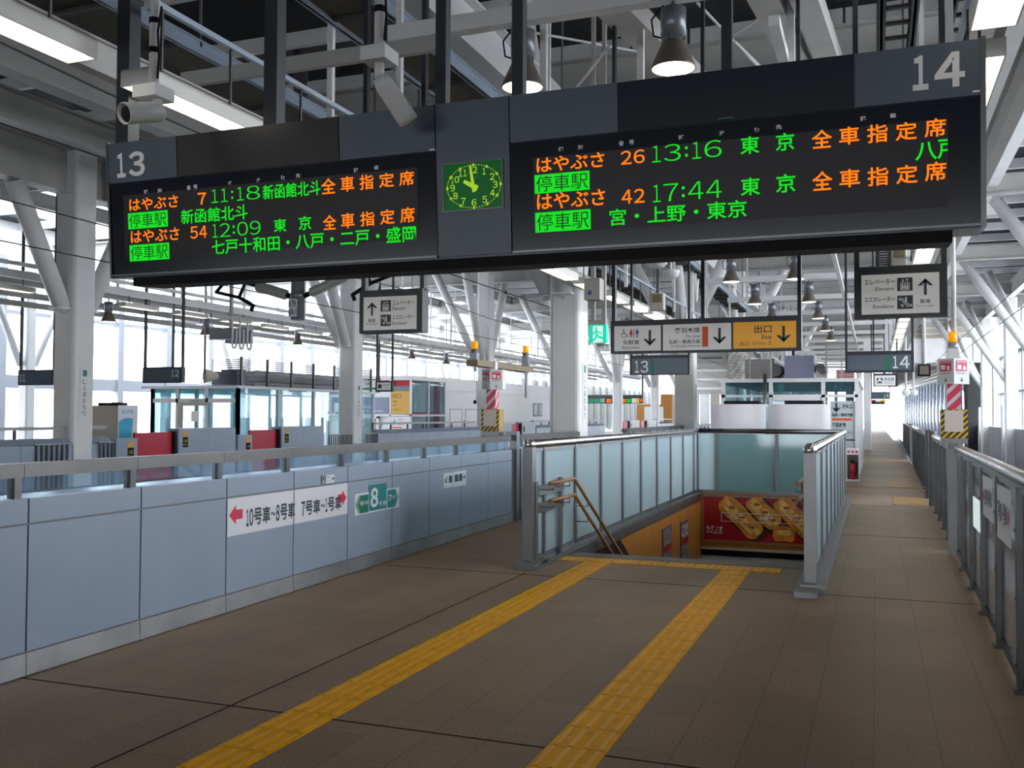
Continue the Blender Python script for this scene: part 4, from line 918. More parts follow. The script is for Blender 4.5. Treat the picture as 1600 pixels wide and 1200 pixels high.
# ================================================================== HANGING SIGNS
def hang_sign(name, label, cat, pl, outer, face_rects, ztop=8.92, depth=.14, group=None, posts=True, pw=.045, rim=.004):
    t = thing(name, label, cat, tuple(pl.at((outer[0] + outer[2]) / 2, outer[1], -depth / 2)), group)
    mb = MB(); mb.slab(pl, *outer, -depth, 0); P('case', mb, 'sign_dark', t)
    for m, r in face_rects: d = MB(); d.slab(pl, *r, 0, rim); P('sign_face', d, m, t)
    if posts:
        for x in posts if isinstance(posts, (list, tuple)) else (outer[0] + pw / 2, outer[2] - pw / 2):
            d = MB(); d.slab(pl, x - pw / 2, outer[3] - .01, x + pw / 2, ztop - pl.o.z, -depth * .75, -depth * .25); P('hanger_post', d, 'sign_dark', t)
    return t
def elevator_sign(pl, outer, face, arrow, items, label):
    t = hang_sign('hanging_sign', label, 'sign', pl, outer, [('sign_face', face)], group='elevator signs')
    d = MB(); a0, b0, a1, b1 = arrow; d.arrow(pl, (a0 + a1) / 2, (b0 + b1) / 2, b1 - b0, 90, .006, .16)
    for s_, r, bold in items['t']: d.text(pl, s_, *r, .006, bold)
    for r in items['p']: d.rect(pl, *r, .006)
    P('lettering', d, 'ink_blue', t)
    e = MB(); r = items['p'][0]; w_, h_ = r[2] - r[0], r[3] - r[1]
    e.ring(pl, r[0] + w_ * .5, r[1] + h_ * .36, 0, 0.001, .008) if False else None
    x0, y0, x1, y1 = r[0] + w_ * .22, r[1] + h_ * .1, r[0] + w_ * .78, r[1] + h_ * .58
    e.line(pl, [(x0, y0), (x1, y0), (x1, y1), (x0, y1), (x0, y0)], h_ * .045, .008)
    for i in range(3): xx = x0 + (x1 - x0) * (.22 + .28 * i); e.rect(pl, xx - w_ * .055, y0 + h_ * .06, xx + w_ * .055, y0 + h_ * .30, .008); e.disc(pl, xx, y0 + h_ * .365, w_ * .045, .008, 10)
    e.arrow(pl, r[0] + w_ * .36, r[1] + h_ * .78, h_ * .26, 270, .008, .16); e.arrow(pl, r[0] + w_ * .64, r[1] + h_ * .78, h_ * .26, 90, .008, .16)
    r = items['p'][1]; w_, h_ = r[2] - r[0], r[3] - r[1]; q_ = lambda u, v: (r[0] + w_ * u, r[1] + h_ * v)
    e.line(pl, [q_(.12, .68), q_(.12, .78), q_(.34, .78), q_(.70, .32), q_(.90, .32), q_(.90, .20), q_(.62, .20), q_(.28, .66), q_(.12, .68)], h_ * .05, .008)
    e.line(pl, [q_(.56, .50), q_(.56, .74)], w_ * .10, .008); e.disc(pl, *q_(.56, .82), w_ * .06, .008, 10); e.arrow(pl, *q_(.30, .28), h_ * .28, 315, .008, .18)
    P('pictograms', e, 'sign_face', t); return t
pl = facing_y(8.5)
def L_(x, y): return pl.px(400 + x / 4, 300 + y / 4)
elevator_sign(pl, (*L_(645, 885), *L_(1040, 600)), (*L_(672, 866), *L_(1005, 645)), (*L_(692, 775), *L_(762, 688)), {
    't': (('直進', (*L_(702, 815), *L_(748, 792)), .01), ('Go straight', (*L_(687, 836), *L_(762, 818)), 0), ('エレベーター', (*L_(855, 710), *L_(988, 672)), .012), ('Elevator', (*L_(855, 740), *L_(938, 714)), .004), ('エスカレーター', (*L_(855, 798), *L_(988, 764)), .012), ('Escalator', (*L_(855, 830), *L_(948, 806)), .004)),
    'p': ((*L_(780, 748), *L_(845, 675)), (*L_(780, 839), *L_(845, 766)))}, 'hanging elevator and escalator sign with its arrow at the left, above the grey fence')
pl = facing_y(9.02)
def R_(x, y): return pl.px(1200 + x / 4, 300 + y / 4)
elevator_sign(pl, (*R_(540, 790), *R_(1120, 445)), (*R_(585, 768), *R_(1070, 500)), (*R_(933, 645), *R_(1033, 537)), {
    't': (('直進', (*R_(948, 695), *R_(1017, 668)), .01), ('Go straight', (*R_(928, 720), *R_(1040, 703)), 0), ('エレベーター', (*R_(603, 583), *R_(793, 540)), .012), ('Elevator', (*R_(672, 618), *R_(793, 592)), .004), ('エスカレーター', (*R_(603, 690), *R_(793, 652)), .012), ('Escalator', (*R_(657, 728), *R_(793, 702)), .004)),
    'p': ((*R_(808, 620), *R_(903, 533)), (*R_(808, 733), *R_(905, 645)))}, 'hanging elevator and escalator sign with its arrow at the right, above the walkway')
pl = facing_y(9.5)
def E_(x, y): return pl.px(940 + x / 5, 480 + y / 5)
o_ = (*E_(70, 362), *E_(1560, 62)); PW = [o_[0] + .02, ony(1097, 450, 9.5).x, o_[2] - .02]
t = hang_sign('hanging_sign', 'long hanging sign for restrooms, train line and orange exit with down arrows', 'sign', pl, o_, [('sign_face', (*E_(100, 345), *E_(463, 140))), ('sign_face', (*E_(480, 340), *E_(1012, 122))), ('sign_orange', (*E_(1030, 325), *E_(1520, 105)))], posts=PW, pw=.035)
d = MB()
for s_, a, b, bold in (('化粧室', (168, 293), (295, 255), .01), ('Restrooms', (165, 327), (295, 303), .0), ('奥羽本線', (570, 202), (768, 157), .012), ('Ōu Line', (658, 237), (770, 206), .0), ('弘前・青森方面', (527, 288), (770, 250), .01), ('for Hirosaki & Aomori', (545, 313), (770, 292), 0), ('出口', (1193, 203), (1328, 138), .015), ('Exit', (1252, 250), (1328, 215), .005), ('出口  나가는 곳', (1080, 302), (1330, 265), 0)):
    d.text(pl, s_, *E_(*a), *E_(*b), .006, bold)
for x0, y0, x1, y1 in ((326, 302, 430, 178), (867, 288, 977, 160), (1365, 275, 1480, 145)):
    a, b = E_(x0, y0), E_(x1, y1); d.arrow(pl, (a[0] + b[0]) / 2, (a[1] + b[1]) / 2, b[1] - a[1], 270, .006, .16)
a, b = E_(150, 240), E_(207, 170); u_ = b[1] - a[1]; wx, wy = a[0] + u_ * .38, a[1] + u_ * .30                    # wheelchair
d.ring(pl, wx, wy, u_ * .28, u_ * .055, .006, 100, 350); d.disc(pl, wx - u_ * .05, a[1] + u_ * .93, u_ * .075, .006, 12)
d.line(pl, [(wx - u_ * .04, a[1] + u_ * .82), (wx - u_ * .0, a[1] + u_ * .42), (wx + u_ * .28, a[1] + u_ * .42), (wx + u_ * .40, a[1] + u_ * .12), (wx + u_ * .50, a[1] + u_ * .16)], u_ * .075, .006); d.line(pl, [(wx, a[1] + u_ * .62), (wx + u_ * .22, a[1] + u_ * .60)], u_ * .06, .006)
a, b = E_(252, 238), E_(257, 168); d.rect(pl, a[0], a[1], b[0], b[1], .006)
P('lettering', d, 'ink', t)
def figure(x0, y0, x1, y1, skirt):
    m_ = MB(); a, b = E_(x0, y0), E_(x1, y1); w_, h_ = b[0] - a[0], b[1] - a[1]; c = (a[0] + b[0]) / 2; m_.disc(pl, c, b[1] - h_ * .09, h_ * .085, .006, 12)
    if skirt: m_.poly(pl, [(c - w_ * .5, a[1] + h_ * .30), (c + w_ * .5, a[1] + h_ * .30), (c + w_ * .28, b[1] - h_ * .2), (c - w_ * .28, b[1] - h_ * .2)], .006)
    else: m_.rect(pl, c - w_ * .42, a[1] + h_ * .42, c + w_ * .42, b[1] - h_ * .2, .006)
    m_.rect(pl, c - w_ * .22, a[1], c - w_ * .03, a[1] + h_ * .45, .006); m_.rect(pl, c + w_ * .03, a[1], c + w_ * .22, a[1] + h_ * .45, .006); return m_
P('woman_figure', figure(218, 238, 245, 168, True), 'ink_red', t); P('man_figure', figure(265, 236, 293, 167, False), 'ink_bluep', t)
d = MB(); d.rect(pl, *E_(787, 310), *E_(833, 150), .006); P('line_colour_bar', d, 'ink_orange', t)
pl = facing_y(17.6)
r_ = lambda x0, y0, x1, y1: pl.pr(x0, y0, x1, y1)
for num, o_, fc, tr, br, lab in (('１３', (984, 586, 1077.5, 554), (987.5, 584.5, 1074.5, 559), (992, 582.5, 1013, 563.5), (1017, 584.5, 1022, 562.5), 'slate hanging track number sign reading 13 with green bar'), ('１４', (1320.5, 582.5, 1428, 547.5), (1324, 579, 1423.5, 553.5), (1395, 575.5, 1421, 556), (1384, 579, 1390.5, 556), 'nearer slate hanging track number sign reading 14 with green bar')):
    t = hang_sign('track_number_sign', lab, 'sign', pl, r_(*o_), [('sign_slate', r_(*fc))], group='track number signs', pw=.04)
    d = MB(); digits(d, pl, num.translate(WF), *r_(*tr), .006, .012); P('track_number', d, 'ink_white', t); d = MB(); d.rect(pl, *r_(*br), .006); P('green_bar', d, 'green_print', t)
pl = facing_y(27.5)
t = hang_sign('hanging_sign', 'small hanging waiting room sign below the nearer 14 sign', 'sign', pl, r_(1364, 604, 1403, 583), [('sign_face', r_(1366.5, 602.5, 1399, 586.5))], pw=.04)
d = MB(); d.rect(pl, *r_(1370, 599, 1379, 590.5), .006); d.text(pl, '待合室', *r_(1381, 595.5, 1397, 589.5), .006, .01); d.text(pl, 'Waiting Room', *r_(1381, 599.5, 1397, 597), .006); P('lettering', d, 'ink_blue', t)
d = MB(); c_ = pl.px(1374.5, 594.7); d.poly(pl, [(c_[0] - .09, c_[1] - .07), (c_[0], c_[1] + .08), (c_[0] + .09, c_[1] - .07), (c_[0], c_[1] - .01)], .008); P('pictogram', d, 'sign_face', t)
pl = facing_y(44.0)
t = hang_sign('track_number_sign', 'small distant slate track sign reading 14 far along the walkway', 'sign', pl, r_(1361, 623.5, 1391, 612), [('sign_slate', r_(1362, 622.5, 1390, 613))], group='track number signs', pw=.05)
d = MB(); digits(d, pl, '14', *r_(1381, 621.5, 1389, 614.5), .006, .012); P('track_number', d, 'ink_white', t); d = MB(); d.rect(pl, *r_(1377.5, 622.5, 1379.5, 614), .006); P('green_bar', d, 'green_print', t)
pl = facing_y(50.0)
t = hang_sign('departure_board', 'tiny distant hanging departure board with white and orange ends below the far 14 sign', 'departure board', pl, r_(1361, 632, 1383, 624), [('screen', r_(1361.5, 631, 1368, 625)), ('sign_face', r_(1368, 627.5, 1376, 624.5)), ('sign_orange', r_(1376, 627.5, 1382, 624.5))], pw=.05)
d = MB(); d.rect(pl, *r_(1362, 625.8, 1367, 624.6), .006); P('orange_lettering', d, 'led_o', t)
pl = facing_y(12.6)                                           # box on the hanger and emergency exit sign
t = thing('emergency_exit_sign', 'green lit running man exit sign hanging beside the near white column', 'exit sign', tuple(pl.at(*pl.px(934, 536))))
x0, y0 = pl.px(920, 536); x1, y1 = pl.px(947.5, 507)
d = MB(); d.slab(pl, x0, y0, x1, y1, -.1, 0); P('case', d, 'exit_green', t)
w_, h_ = x1 - x0, y1 - y0; d = MB(); q_ = lambda u, v: (x0 + w_ * u, y0 + h_ * v)
d.rect(pl, *q_(.24, .02), *q_(.80, .92), .004); P('lit_field', d, 'exit_white', t)
d = MB(); d.disc(pl, *q_(.42, .80), w_ * .07, .006, 14)
d.line(pl, [q_(.42, .68), q_(.46, .46), q_(.58, .32), q_(.78, .26)], w_ * .12, .006); d.line(pl, [q_(.46, .46), q_(.40, .26), q_(.26, .14)], w_ * .11, .006); d.line(pl, [q_(.26, .50), q_(.36, .64), q_(.52, .66), q_(.64, .52), q_(.74, .56)], w_ * .075, .006); P('running_figure', d, 'exit_green', t)
for px_ in (925, 942): xx = pl.px(px_, 500)[0]; d = MB(); d.slab(pl, xx - .028, y1, xx + .028, 8.92, -.085, -.03); P('hanger_post', d, 'grey_beam', t)
d = MB(); d.slab(pl, pl.px(922, 505)[0], y1, pl.px(946, 505)[0], pl.px(930, 500)[1], -.09, -.01); P('bracket', d, 'grey_beam', t)
x0, y0 = pl.px(919, 471); x1, y1 = pl.px(943, 437)
d = MB(); d.slab(pl, x0, y0, x1, y1, -.028, .2); t = T('junction_box', d, 'grey_beam', 'grey junction box with tiny blue sticker above the green exit sign', 'electrical box', base=pl.at((x0 + x1) / 2, y0))
d = MB(); d.slab(pl, x0 + (x1 - x0) * .25, y0 + (y1 - y0) * .22, x0 + (x1 - x0) * .47, y0 + (y1 - y0) * .42, .2, .203); P('blue_sticker', d, 'ink_bluep', t)
pl = facing_y(18.5)
t = thing('monitor', 'small black hanging monitor on a white pole beside the nearer 14 sign', 'monitor', tuple(pl.at(*pl.px(1444, 588))))
d = MB(); d.slab(pl, *r_(1434.5, 587.5, 1454, 569), -.25, 0); P('casing', d, 'black', t); d = MB(); d.slab(pl, *r_(1437, 585, 1451, 571.5), 0, .004); P('monitor_face', d, 'lamp_shade', t)
x_, z_ = pl.px(1444, 569); P('hanger_pole', MB().tube((x_, 18.6, z_), (x_, 18.6, 8.92), .035, 10), 'white', t)
for k, px_ in enumerate((1415.5, 1427.5)):
    pl = facing_y(31.0 + 1.0 * k); x_, z_ = pl.px(px_, 613.5)
    t = thing('round_mirror', f'round white disc hanging on a thin pole over the walkway edge, {("left", "right")[k]} of two', 'disc sign', (x_, 31 + k, z_ - .1), 'round discs over the walkway edge')
    P('disc_face', MB().lathe((x_, 31 + k, z_), (0, -1, 0), ((0, 0), (0, .12), (.06, .12), (.08, .09), (.085, 0)), 18), 'cctv', t); P('hanger_pole', MB().tube((x_, 31.02 + k, z_ + .1), (x_, 31.02 + k, 8.92), .03, 8), 'white', t)

# ================================================================== LIGHTS
def strip_light(x, y0, z, label, group, L=1.24):
    t = thing('fluorescent_light', label, 'ceiling light', (x, y0 + L / 2, z), group)
    w_ = .115
    h = MB().box(x - w_, x + w_, y0, y0 + L, z + .05, z + .065)
    for a, b in ((x - w_, x - w_ + .01), (x + w_ - .01, x + w_)): h.box(a, b, y0, y0 + L, z - .045, z + .065)
    for a, b in ((y0, y0 + .01), (y0 + L - .01, y0 + L)): h.box(x - w_, x + w_, a, b, z - .045, z + .065)
    h.m = 1
    for y in (y0 + .25, y0 + L - .25): h.box(x - .008, x + .008, y - .008, y + .008, z + .065, 4.37 if x > -10 else z + .26)
    P('housing', h, ['refl', 'steel_dark'], t)
    tb_ = MB()
    for dx in (-.05, .05): tb_.tube((x + dx, y0 + .03, z - .005), (x + dx, y0 + L - .03, z - .005), .017, 10)
    P('lamp_tube', tb_, 'tube_on', t)
    return t
a0 = strip_light(-4.5, 3.24, 3.80, 'nearest fluorescent strip light in the row above the left platform edge', 'strip lights above the left platform edge')
for k in range(1, 17): dup(a0, (0, 1.68 * k, 0), f'{ordn(k)} fluorescent strip light from the camera in the row above the left platform edge')
a0 = strip_light(0.6, 4.36, 3.72, 'nearest fluorescent strip light in the row above the right barrier', 'strip lights above the right platform edge')
for k in range(1, 20): dup(a0, (0, 1.68 * k, 0), f'{ordn(k)} fluorescent strip light from the camera in the row above the right barrier')
DX, DZ = -17.9, 4.49
S('ceiling_duct', MB().box(DX - .07, DX + .07, 8, 80, DZ + .12, DZ + .30).box(DX - .10, DX + .02, 8, 80, DZ + .42, DZ + .50), 'white')
for k in range(12): S('ceiling_hanger', MB().box(DX - .03, DX + .03, 9.5 + 6 * k, 9.56 + 6 * k, DZ + .3, 6.5), 'white')
a0 = strip_light(DX, 11.2, DZ - .12, 'nearest fluorescent strip light along the far platform edge across the tracks', 'strip lights across the tracks')
for k in range(1, 20): dup(a0, (0, 12.1 / 6 * k, 0), f'{ordn(k)} fluorescent strip light along the far platform edge across the tracks')
def lamp(x, y, z, label, ztop=5.36):
    t = thing('high_bay_lamp', label, 'lamp', (x, y, z), 'high bay lamps')
    P('shade', MB().lathe((x, y, z), (0, 0, 1), ((0, .20), (.012, .203), (.06, .185), (.16, .14), (.25, .10)), 22), 'lamp_shade', t)
    P('lens', MB().lathe((x, y, z + .004), (0, 0, 1), ((0, 0), (0, .19)), 22), 'lens_on', t)
    c = MB().lathe((x, y, z + .25), (0, 0, 1), ((0, .10), (.0, .085), (.035, .085), (.035, .108), (.06, .108), (.06, .115), (.30, .115), (.30, 0)), 20)
    for i in range(12): a = math.pi * i / 6; c.box(x + .10 * math.cos(a) - .008, x + .10 * math.cos(a) + .008, y + .10 * math.sin(a) - .008, y + .10 * math.sin(a) + .008, z + .25, z + .29)
    P('ballast_can', c, 'lamp_can', t); P('stem', MB().tube((x, y, z + .55), (x, y, ztop + .01), .02, 8), 'lamp_can', t)
    P('cable', MB().path([(x - .09, y, z + .60), (x - .20, y, z + .48), (x - .18, y, z + .33), (x - .11, y, z + .30)], .008, 6), 'black', t)
    return t
lz = 4.74
pL_, pR_ = onz(793, 112, lz), onz(1040, 80, lz)
la = lamp(-3.13, XB[0], lz, 'nearest high bay lamp of the left row, glowing just above the board clock'); lb = lamp(-1.68, XB[0], lz, 'nearest high bay lamp of the right row, glowing above the dark board panel')
for k in range(1, 8):
    dup(la, (0, 4.75 * k, 0), f'high bay lamp of the left row over the platform, {ordn(k)} from the camera'); dup(lb, (0, 4.75 * k, 0), f'high bay lamp of the right row over the platform, {ordn(k)} from the camera')
lc = lamp(-20.0, 16.0, 4.1, 'nearest high bay lamp above the far platform across the tracks', 8.92)
for k in range(1, 8): dup(lc, (.4 * (k % 2), 4.6 * k, 0), f'high bay lamp above the far platform across the tracks, {ordn(k)} from the camera')

# ================================================================== CCTV CAMERAS
def cctv_pole(x, y, zb, zt):
    m = MB().tube((x, y, zb), (x, y, zt), .030, 14)
    m.m = 1
    for z in (zb + .22, zb + .40): m.tube((x, y, z), (x, y, z + .035), .0335, 14)
    m.path([(x + .036, y - .01, zb + .06), (x + .045, y - .01, zb + .2), (x + .042, y - .02, zb + .34), (x + .05, y, zb + .5)], .007, 6)
    return m
CY = 4.6
b = ony(240, 145, CY); x, z = b.x, b.z
t = thing('security_camera', 'white security camera on a pole pointing left, above the board number 13', 'security camera', (x, CY, z - .1), 'security cameras')
P('pole', cctv_pole(x, CY, z + .02, 8.7), ['cctv', 'black'], t); P('junction_case', MB().box(x - .085, x + .085, CY - .085, CY + .085, z - .045, z + .03), 'cctv', t)
P('mount', MB().tube((x + .03, CY, z - .045), (x + .03, CY, z - .11), .03, 14).box(x, x + .06, CY - .03, CY + .03, z - .17, z - .10), 'cctv', t)
ax = V((-.17, -.78, -.25)).normalized(); c0 = V((x + .03, CY, z - .125))
P('camera_body', MB().lathe(c0, ax, ((-.03, 0), (-.03, .045), (.0, .055), (.20, .058), (.205, .052), (.205, .0)), 20), 'cctv', t)
P('sunshade', MB().lathe(c0 + V((0, 0, .006)), ax, ((-.01, .060), (.235, .064), (.24, .060), (.20, .056)), 20), 'cctv', t)
P('camera_lens', MB().lathe(c0, ax, ((.206, .05), (.222, .045), (.224, 0)), 18), 'black', t)
up = V((0, 0, 1)); sd = ax.cross(up).normalized()
P('red_label', MB().add([c0 + sd * .0655 + ax * a + up * b_ for a, b_ in ((.02, -.012), (.07, -.012), (.07, .012), (.02, .012))] , [(0, 1, 2, 3)]), 'ink_red', t)
b = ony(593, 88, 4.6); x, z = b.x, b.z
t = thing('security_camera', 'white security camera on a pole pointing down and away, above the middle of the board', 'security camera', (x, 4.6, z - .1), 'security cameras')
P('pole', cctv_pole(x, 4.6, z + .02, 8.7), ['cctv', 'black'], t); P('junction_case', MB().box(x - .075, x + .075, 4.52, 4.68, z - .04, z + .035), 'cctv', t)
P('mount', MB().tube((x, 4.6, z - .04), (x, 4.6, z - .125), .027, 14).ball((x + .01, 4.6, z - .14), .032, 12), 'cctv', t)
ax = V((.33, .60, -.72)).normalized(); c0 = V((x + .015, 4.6, z - .135))
P('camera_body', MB().lathe(c0, ax, ((-.02, 0), (-.02, .04), (.02, .053), (.22, .058), (.26, .058), (.265, 0)), 20), 'cctv', t)

# ================================================================== CABLE TRAYS
def cable_tray(x0, x1, z, label, m, mesh, y0=2, y1=75, step=1.2):
    t = thing('cable_tray', label, 'cable tray', ((x0 + x1) / 2, 40, z), 'overhead cable trays')
    for x in (x0, x1):
        r_ = MB().box(x - .015, x + .015, y0, y1, z, z + .16).box(x - .05, x + .05, y0, y1, z + .15, z + .17).box(x - .04, x + .04, y0, y1, z, z + .015)
        P('side_rail', r_, m, t)
    r_ = MB(); y = y0
    while y < y1: r_.box(x0, x1, y, y + .05, z + .01, z + .05); y += step
    P('rungs', r_, 'tray_dark', t)['kind'] = 'stuff'
    if mesh: P('mesh_bed', MB().box(x0, x1, y0, y1, z + .06, z + .075), 'tray_mesh', t)
    hg = MB()
    for k in range(max(1, int((y1 - y0) / 6))):
        yy = y0 + 1.5 + 6 * k
        for x in (x0, x1): hg.box(x - .015, x + .015, yy, yy + .03, z + .1, 8.65)
    P('hanger_rods', hg, 'grey_dark', t)
    return t
cable_tray(-8.6, -7.7, 6.0, 'wide blue-edged cable tray high above the near track, left of the two', 'tray_blue', True)
cable_tray(-5.68, -4.97, 6.0, 'blue-edged cable tray with brown bed above the left platform edge', 'tray_blue', True)
cable_tray(.10, .44, 6.0, 'dark ladder cable tray above the board number 14', 'tray_dark', False, 2, 42, step=.45)
cable_tray(.82, 1.0, 6.0, 'narrow dark ladder tray beside the top right strip light', 'tray_dark', False, 2, 17, step=.45)

for px, py, k, lab in ((1028, 472, 2, 'small beige loudspeaker box under the ceiling above the restroom sign'), (1405, 402, 2, 'beige loudspeaker box under the ceiling left of the right strip lights')):
    q = ony(px, py, XB[k]); t = thing('loudspeaker', lab, 'loudspeaker', (q.x, q.y, q.z), 'ceiling loudspeakers')
    P('box', MB().chamfer_box(q.x - .13, q.x + .13, q.y - .1, q.y + .1, q.z - .16, q.z + .16, .03), 'tan', t); P('bracket', MB().box(q.x - .03, q.x + .03, q.y - .03, q.y + .03, q.z + .15, 5.46), 'grey_dark', t); P('grille', MB().box(q.x - .09, q.x + .09, q.y - .106, q.y - .1, q.z - .02, q.z + .13), 'brown_bar', t)
for px, py, k, lab in ((1026, 409, 1, 'white dome detector under the ceiling, nearest the board'), (1048, 428, 2, 'small beige dome detector under the ceiling behind the other')):
    q = ony(px, py, XB[k]); t = thing('ceiling_detector', lab, 'detector', (q.x, q.y, q.z), 'ceiling detectors')
    P('dome', MB().lathe((q.x, q.y, q.z - .08), (0, 0, 1), ((0, 0), (0, .10), (.05, .15), (.12, .17), (.14, .17), (.14, 0)), 18), 'cctv', t); P('stem', MB().tube((q.x, q.y, q.z + .06), (q.x, q.y, 5.4), .025, 8), 'cctv', t)

# ================================================================== OVERHEAD LINE
for x, z, lab in ((-7.72, 4.35, 'lower overhead contact wire above the near left track'), (-7.72, 5.15, 'upper overhead wire above the near left track'), (-13.0, 4.35, 'lower overhead contact wire above the far left track'), (-13.0, 5.15, 'upper overhead wire above the far left track'), (3.47, 4.35, 'overhead contact wire above the right-hand track'), (3.47, 4.95, 'upper overhead wire above the right-hand track')):
    m = MB(); ys = [2 + 6 * k for k in range(0, 12 if x > 0 else 22)]
    for a, b in zip(ys, ys[1:]):
        s_ = lambda y: .18 * math.cos(y / 12.2 * math.pi) if z > 5 else 0
        m.tube((x, a, z + s_(a)), (x, b, z + s_(b)), .011, 6, caps=False)
    m.ball((x, 20, z + (s_(20) if z > 5 else 0)), .035, 8)
    T('overhead_wire', m, 'wire', lab, 'overhead wire', 'overhead wires')
q = onx(465, 500, -10.7); y, zb = q.y, q.z
t = thing('catenary_support', 'grey drop post with two ribbed insulator arms, plate 67R 69-1, above the left tracks', 'catenary support', (-10.7, y, zb))
P('drop_post', MB().tube((-10.7, y, zb), (-10.7, y, 8.895), .135, 20).tube((-10.7, y, zb + .43), (-10.7, y, zb + .53), .15, 20), 'lamp_can', t)
pl = facing_y(y - .15); d = MB(); d.slab(pl, -10.81, zb + .05, -10.62, zb + .40, 0, .008); np_ = P('number_plate', d, 'ink_white', t)
d = MB(); d.text(pl, '67R', -10.80, zb + .25, -10.63, zb + .37, .011, .01); d.text(pl, '69-1', -10.80, zb + .08, -10.63, zb + .20, .011, .01); P('plate_lettering', d, 'ink', np_)
for s, nm in ((1, 'right'), (-1, 'left')):
    a = V((-10.7 + .14 * s, y, zb + .47)); b = V((-10.7 + 1.9 * s, y + .3, zb + (1.22 if s > 0 else .98))); d_ = (b - a).normalized()
    pr = [(.18 + i * .0225, (.07 if i % 2 else .105)) for i in range(36)]
    P('insulator', MB().lathe(a, d_, [(.12, .04)] + pr + [(1.0, .04)], 14), 'porcelain', t)
    P('arm', MB().tube(a, a + d_ * .2, .05, 10).path([a + d_ * 1.0, b, b + d_ * .3], .04, 8).path([a + d_ * 1.35 + V((0, 0, -.02)), a + d_ * 1.4 + V((.1 * s, 0, -.32)), a + d_ * 2.1 + V((.1 * s, 0, -.36)), b + V((0, 0, -.02))], .035, 8).path([a + d_ * 1.4 + V((.1 * s, 0, -.32)), a + d_ * 1.1 + V((0, 0, -.42)), a + d_ * 1.15 + V((0, 0, -.55))], .04, 8), 'black', t)

# ================================================================== STRIPED EMERGENCY STOP POSTS
def stop_post(x, y, label, side):
    t = thing('emergency_stop_post', label, 'emergency stop post', (x, y, 0), 'striped emergency stop posts')
    P('pedestal', MB().box(x - .075, x + .075, y - .07, y + .07, 0, 1.33).box(x - .14, x + .14, y - .12, y + .12, 1.30, 1.36), 'steel', t)
    P('striped_shaft', MB().box(x - .075, x + .075, y - .07, y + .07, 1.36, 2.02), 'redwhite', t)
    pl = facing_y(y - .10)
    d = MB(); d.slab(pl, x - .145, 1.365, x + .145, 1.70, -.2, 0); P('hazard_box', d, 'hazard', t); d = MB(); d.slab(pl, x - .105, 1.44, x + .095, 1.69, 0, .012); P('cream_cover', d, 'cream', t)
    c = MB(); c.prism([(x - .17, y - .02), (x, y - .115), (x + .17, y - .02), (x + .17, y + .11), (x - .17, y + .11)], 2.0, 2.30); bx_ = P('stop_case', c, 'cctv', t)
    for s in (-1, 1):
        o = V((x, y - .117, 0)); e = V((s * .17, .095, 0)); L = e.length
        fp = Plane(o if s > 0 else o + e, e if s > 0 else -e, (0, 0, 1)); u = lambda f_: f_ * L
        d = MB(); d.rect(fp, u(.16), 2.15, u(.84), 2.275, .003); P('red_panel', d, 'ink_red', bx_)
        d = MB(); d.text(fp, 'STOP', u(.2), 2.245, u(.8), 2.267, .005, .03); d.rect(fp, u(.22), 2.17, u(.48), 2.225, .005); d.disc(fp, u(.66), 2.205, .014, .005, 10); d.rect(fp, u(.58), 2.163, u(.76), 2.20, .005); P('white_symbol', d, 'ink_white', bx_)
        d = MB(); d.text(fp, '非常停止', u(.2), 2.115, u(.8), 2.135, .004); d.arrow(fp, u(.5), 2.05, .05, 270, .004); P('dark_lettering', d, 'ink_blue', bx_)
    P('bracket', MB().box(x - .06, x + .06, y - .05, y + .05, 2.30, 2.42), 'cctv', t)
    return t
def beacon(par, x, y, z):
    P('beacon_base', MB().tube((x, y, z - .16), (x, y, z), .052, 14).box(x - .055, x + .055, y - .055, y + .055, z - .22, z - .06), 'lamp_can', par)
    P('amber_beacon', MB().tube((x, y, z), (x, y, z + .115), .050, 16), 'amber', par)
yR = 12.45
t = stop_post(.87, yR, 'red and white striped emergency stop post with amber beacon in the right barrier', 1)
beacon(t, .87, yR + .05, 2.50); P('beacon_stem', MB().tube((.87, yR + .05, 2.40), (.87, yR + .05, 2.30), .03, 8), 'steel', t); P('conduit', MB().tube((.89, yR + .12, 2.3), (.89, yR + .12, 5.36), .028, 10), 'cctv', t)
yL = 13.62; xL = FP.at(yL - 4.5, 0, -.36).x
t = stop_post(xL, yL, 'red and white striped emergency stop post behind the left fence end', -1)
d = MB().box(xL - .14, xL + .04, yL - .7, yL + 1.75, 2.33, 2.42); P('brown_crossbar', d, 'brown_bar', t)
for y in (yL - .6, yL + 1.62): beacon(t, xL - .05, y, 2.58 if y < yL else 2.66)
P('conduit', MB().tube((xL - .05, yL + 1.66, 1.9), (xL - .05, yL + 1.66, 2.5), .03, 10).tube((xL - .05, yL - .56, 2.25), (xL - .05, yL - .56, 2.45), .025, 8), 'cctv', t)

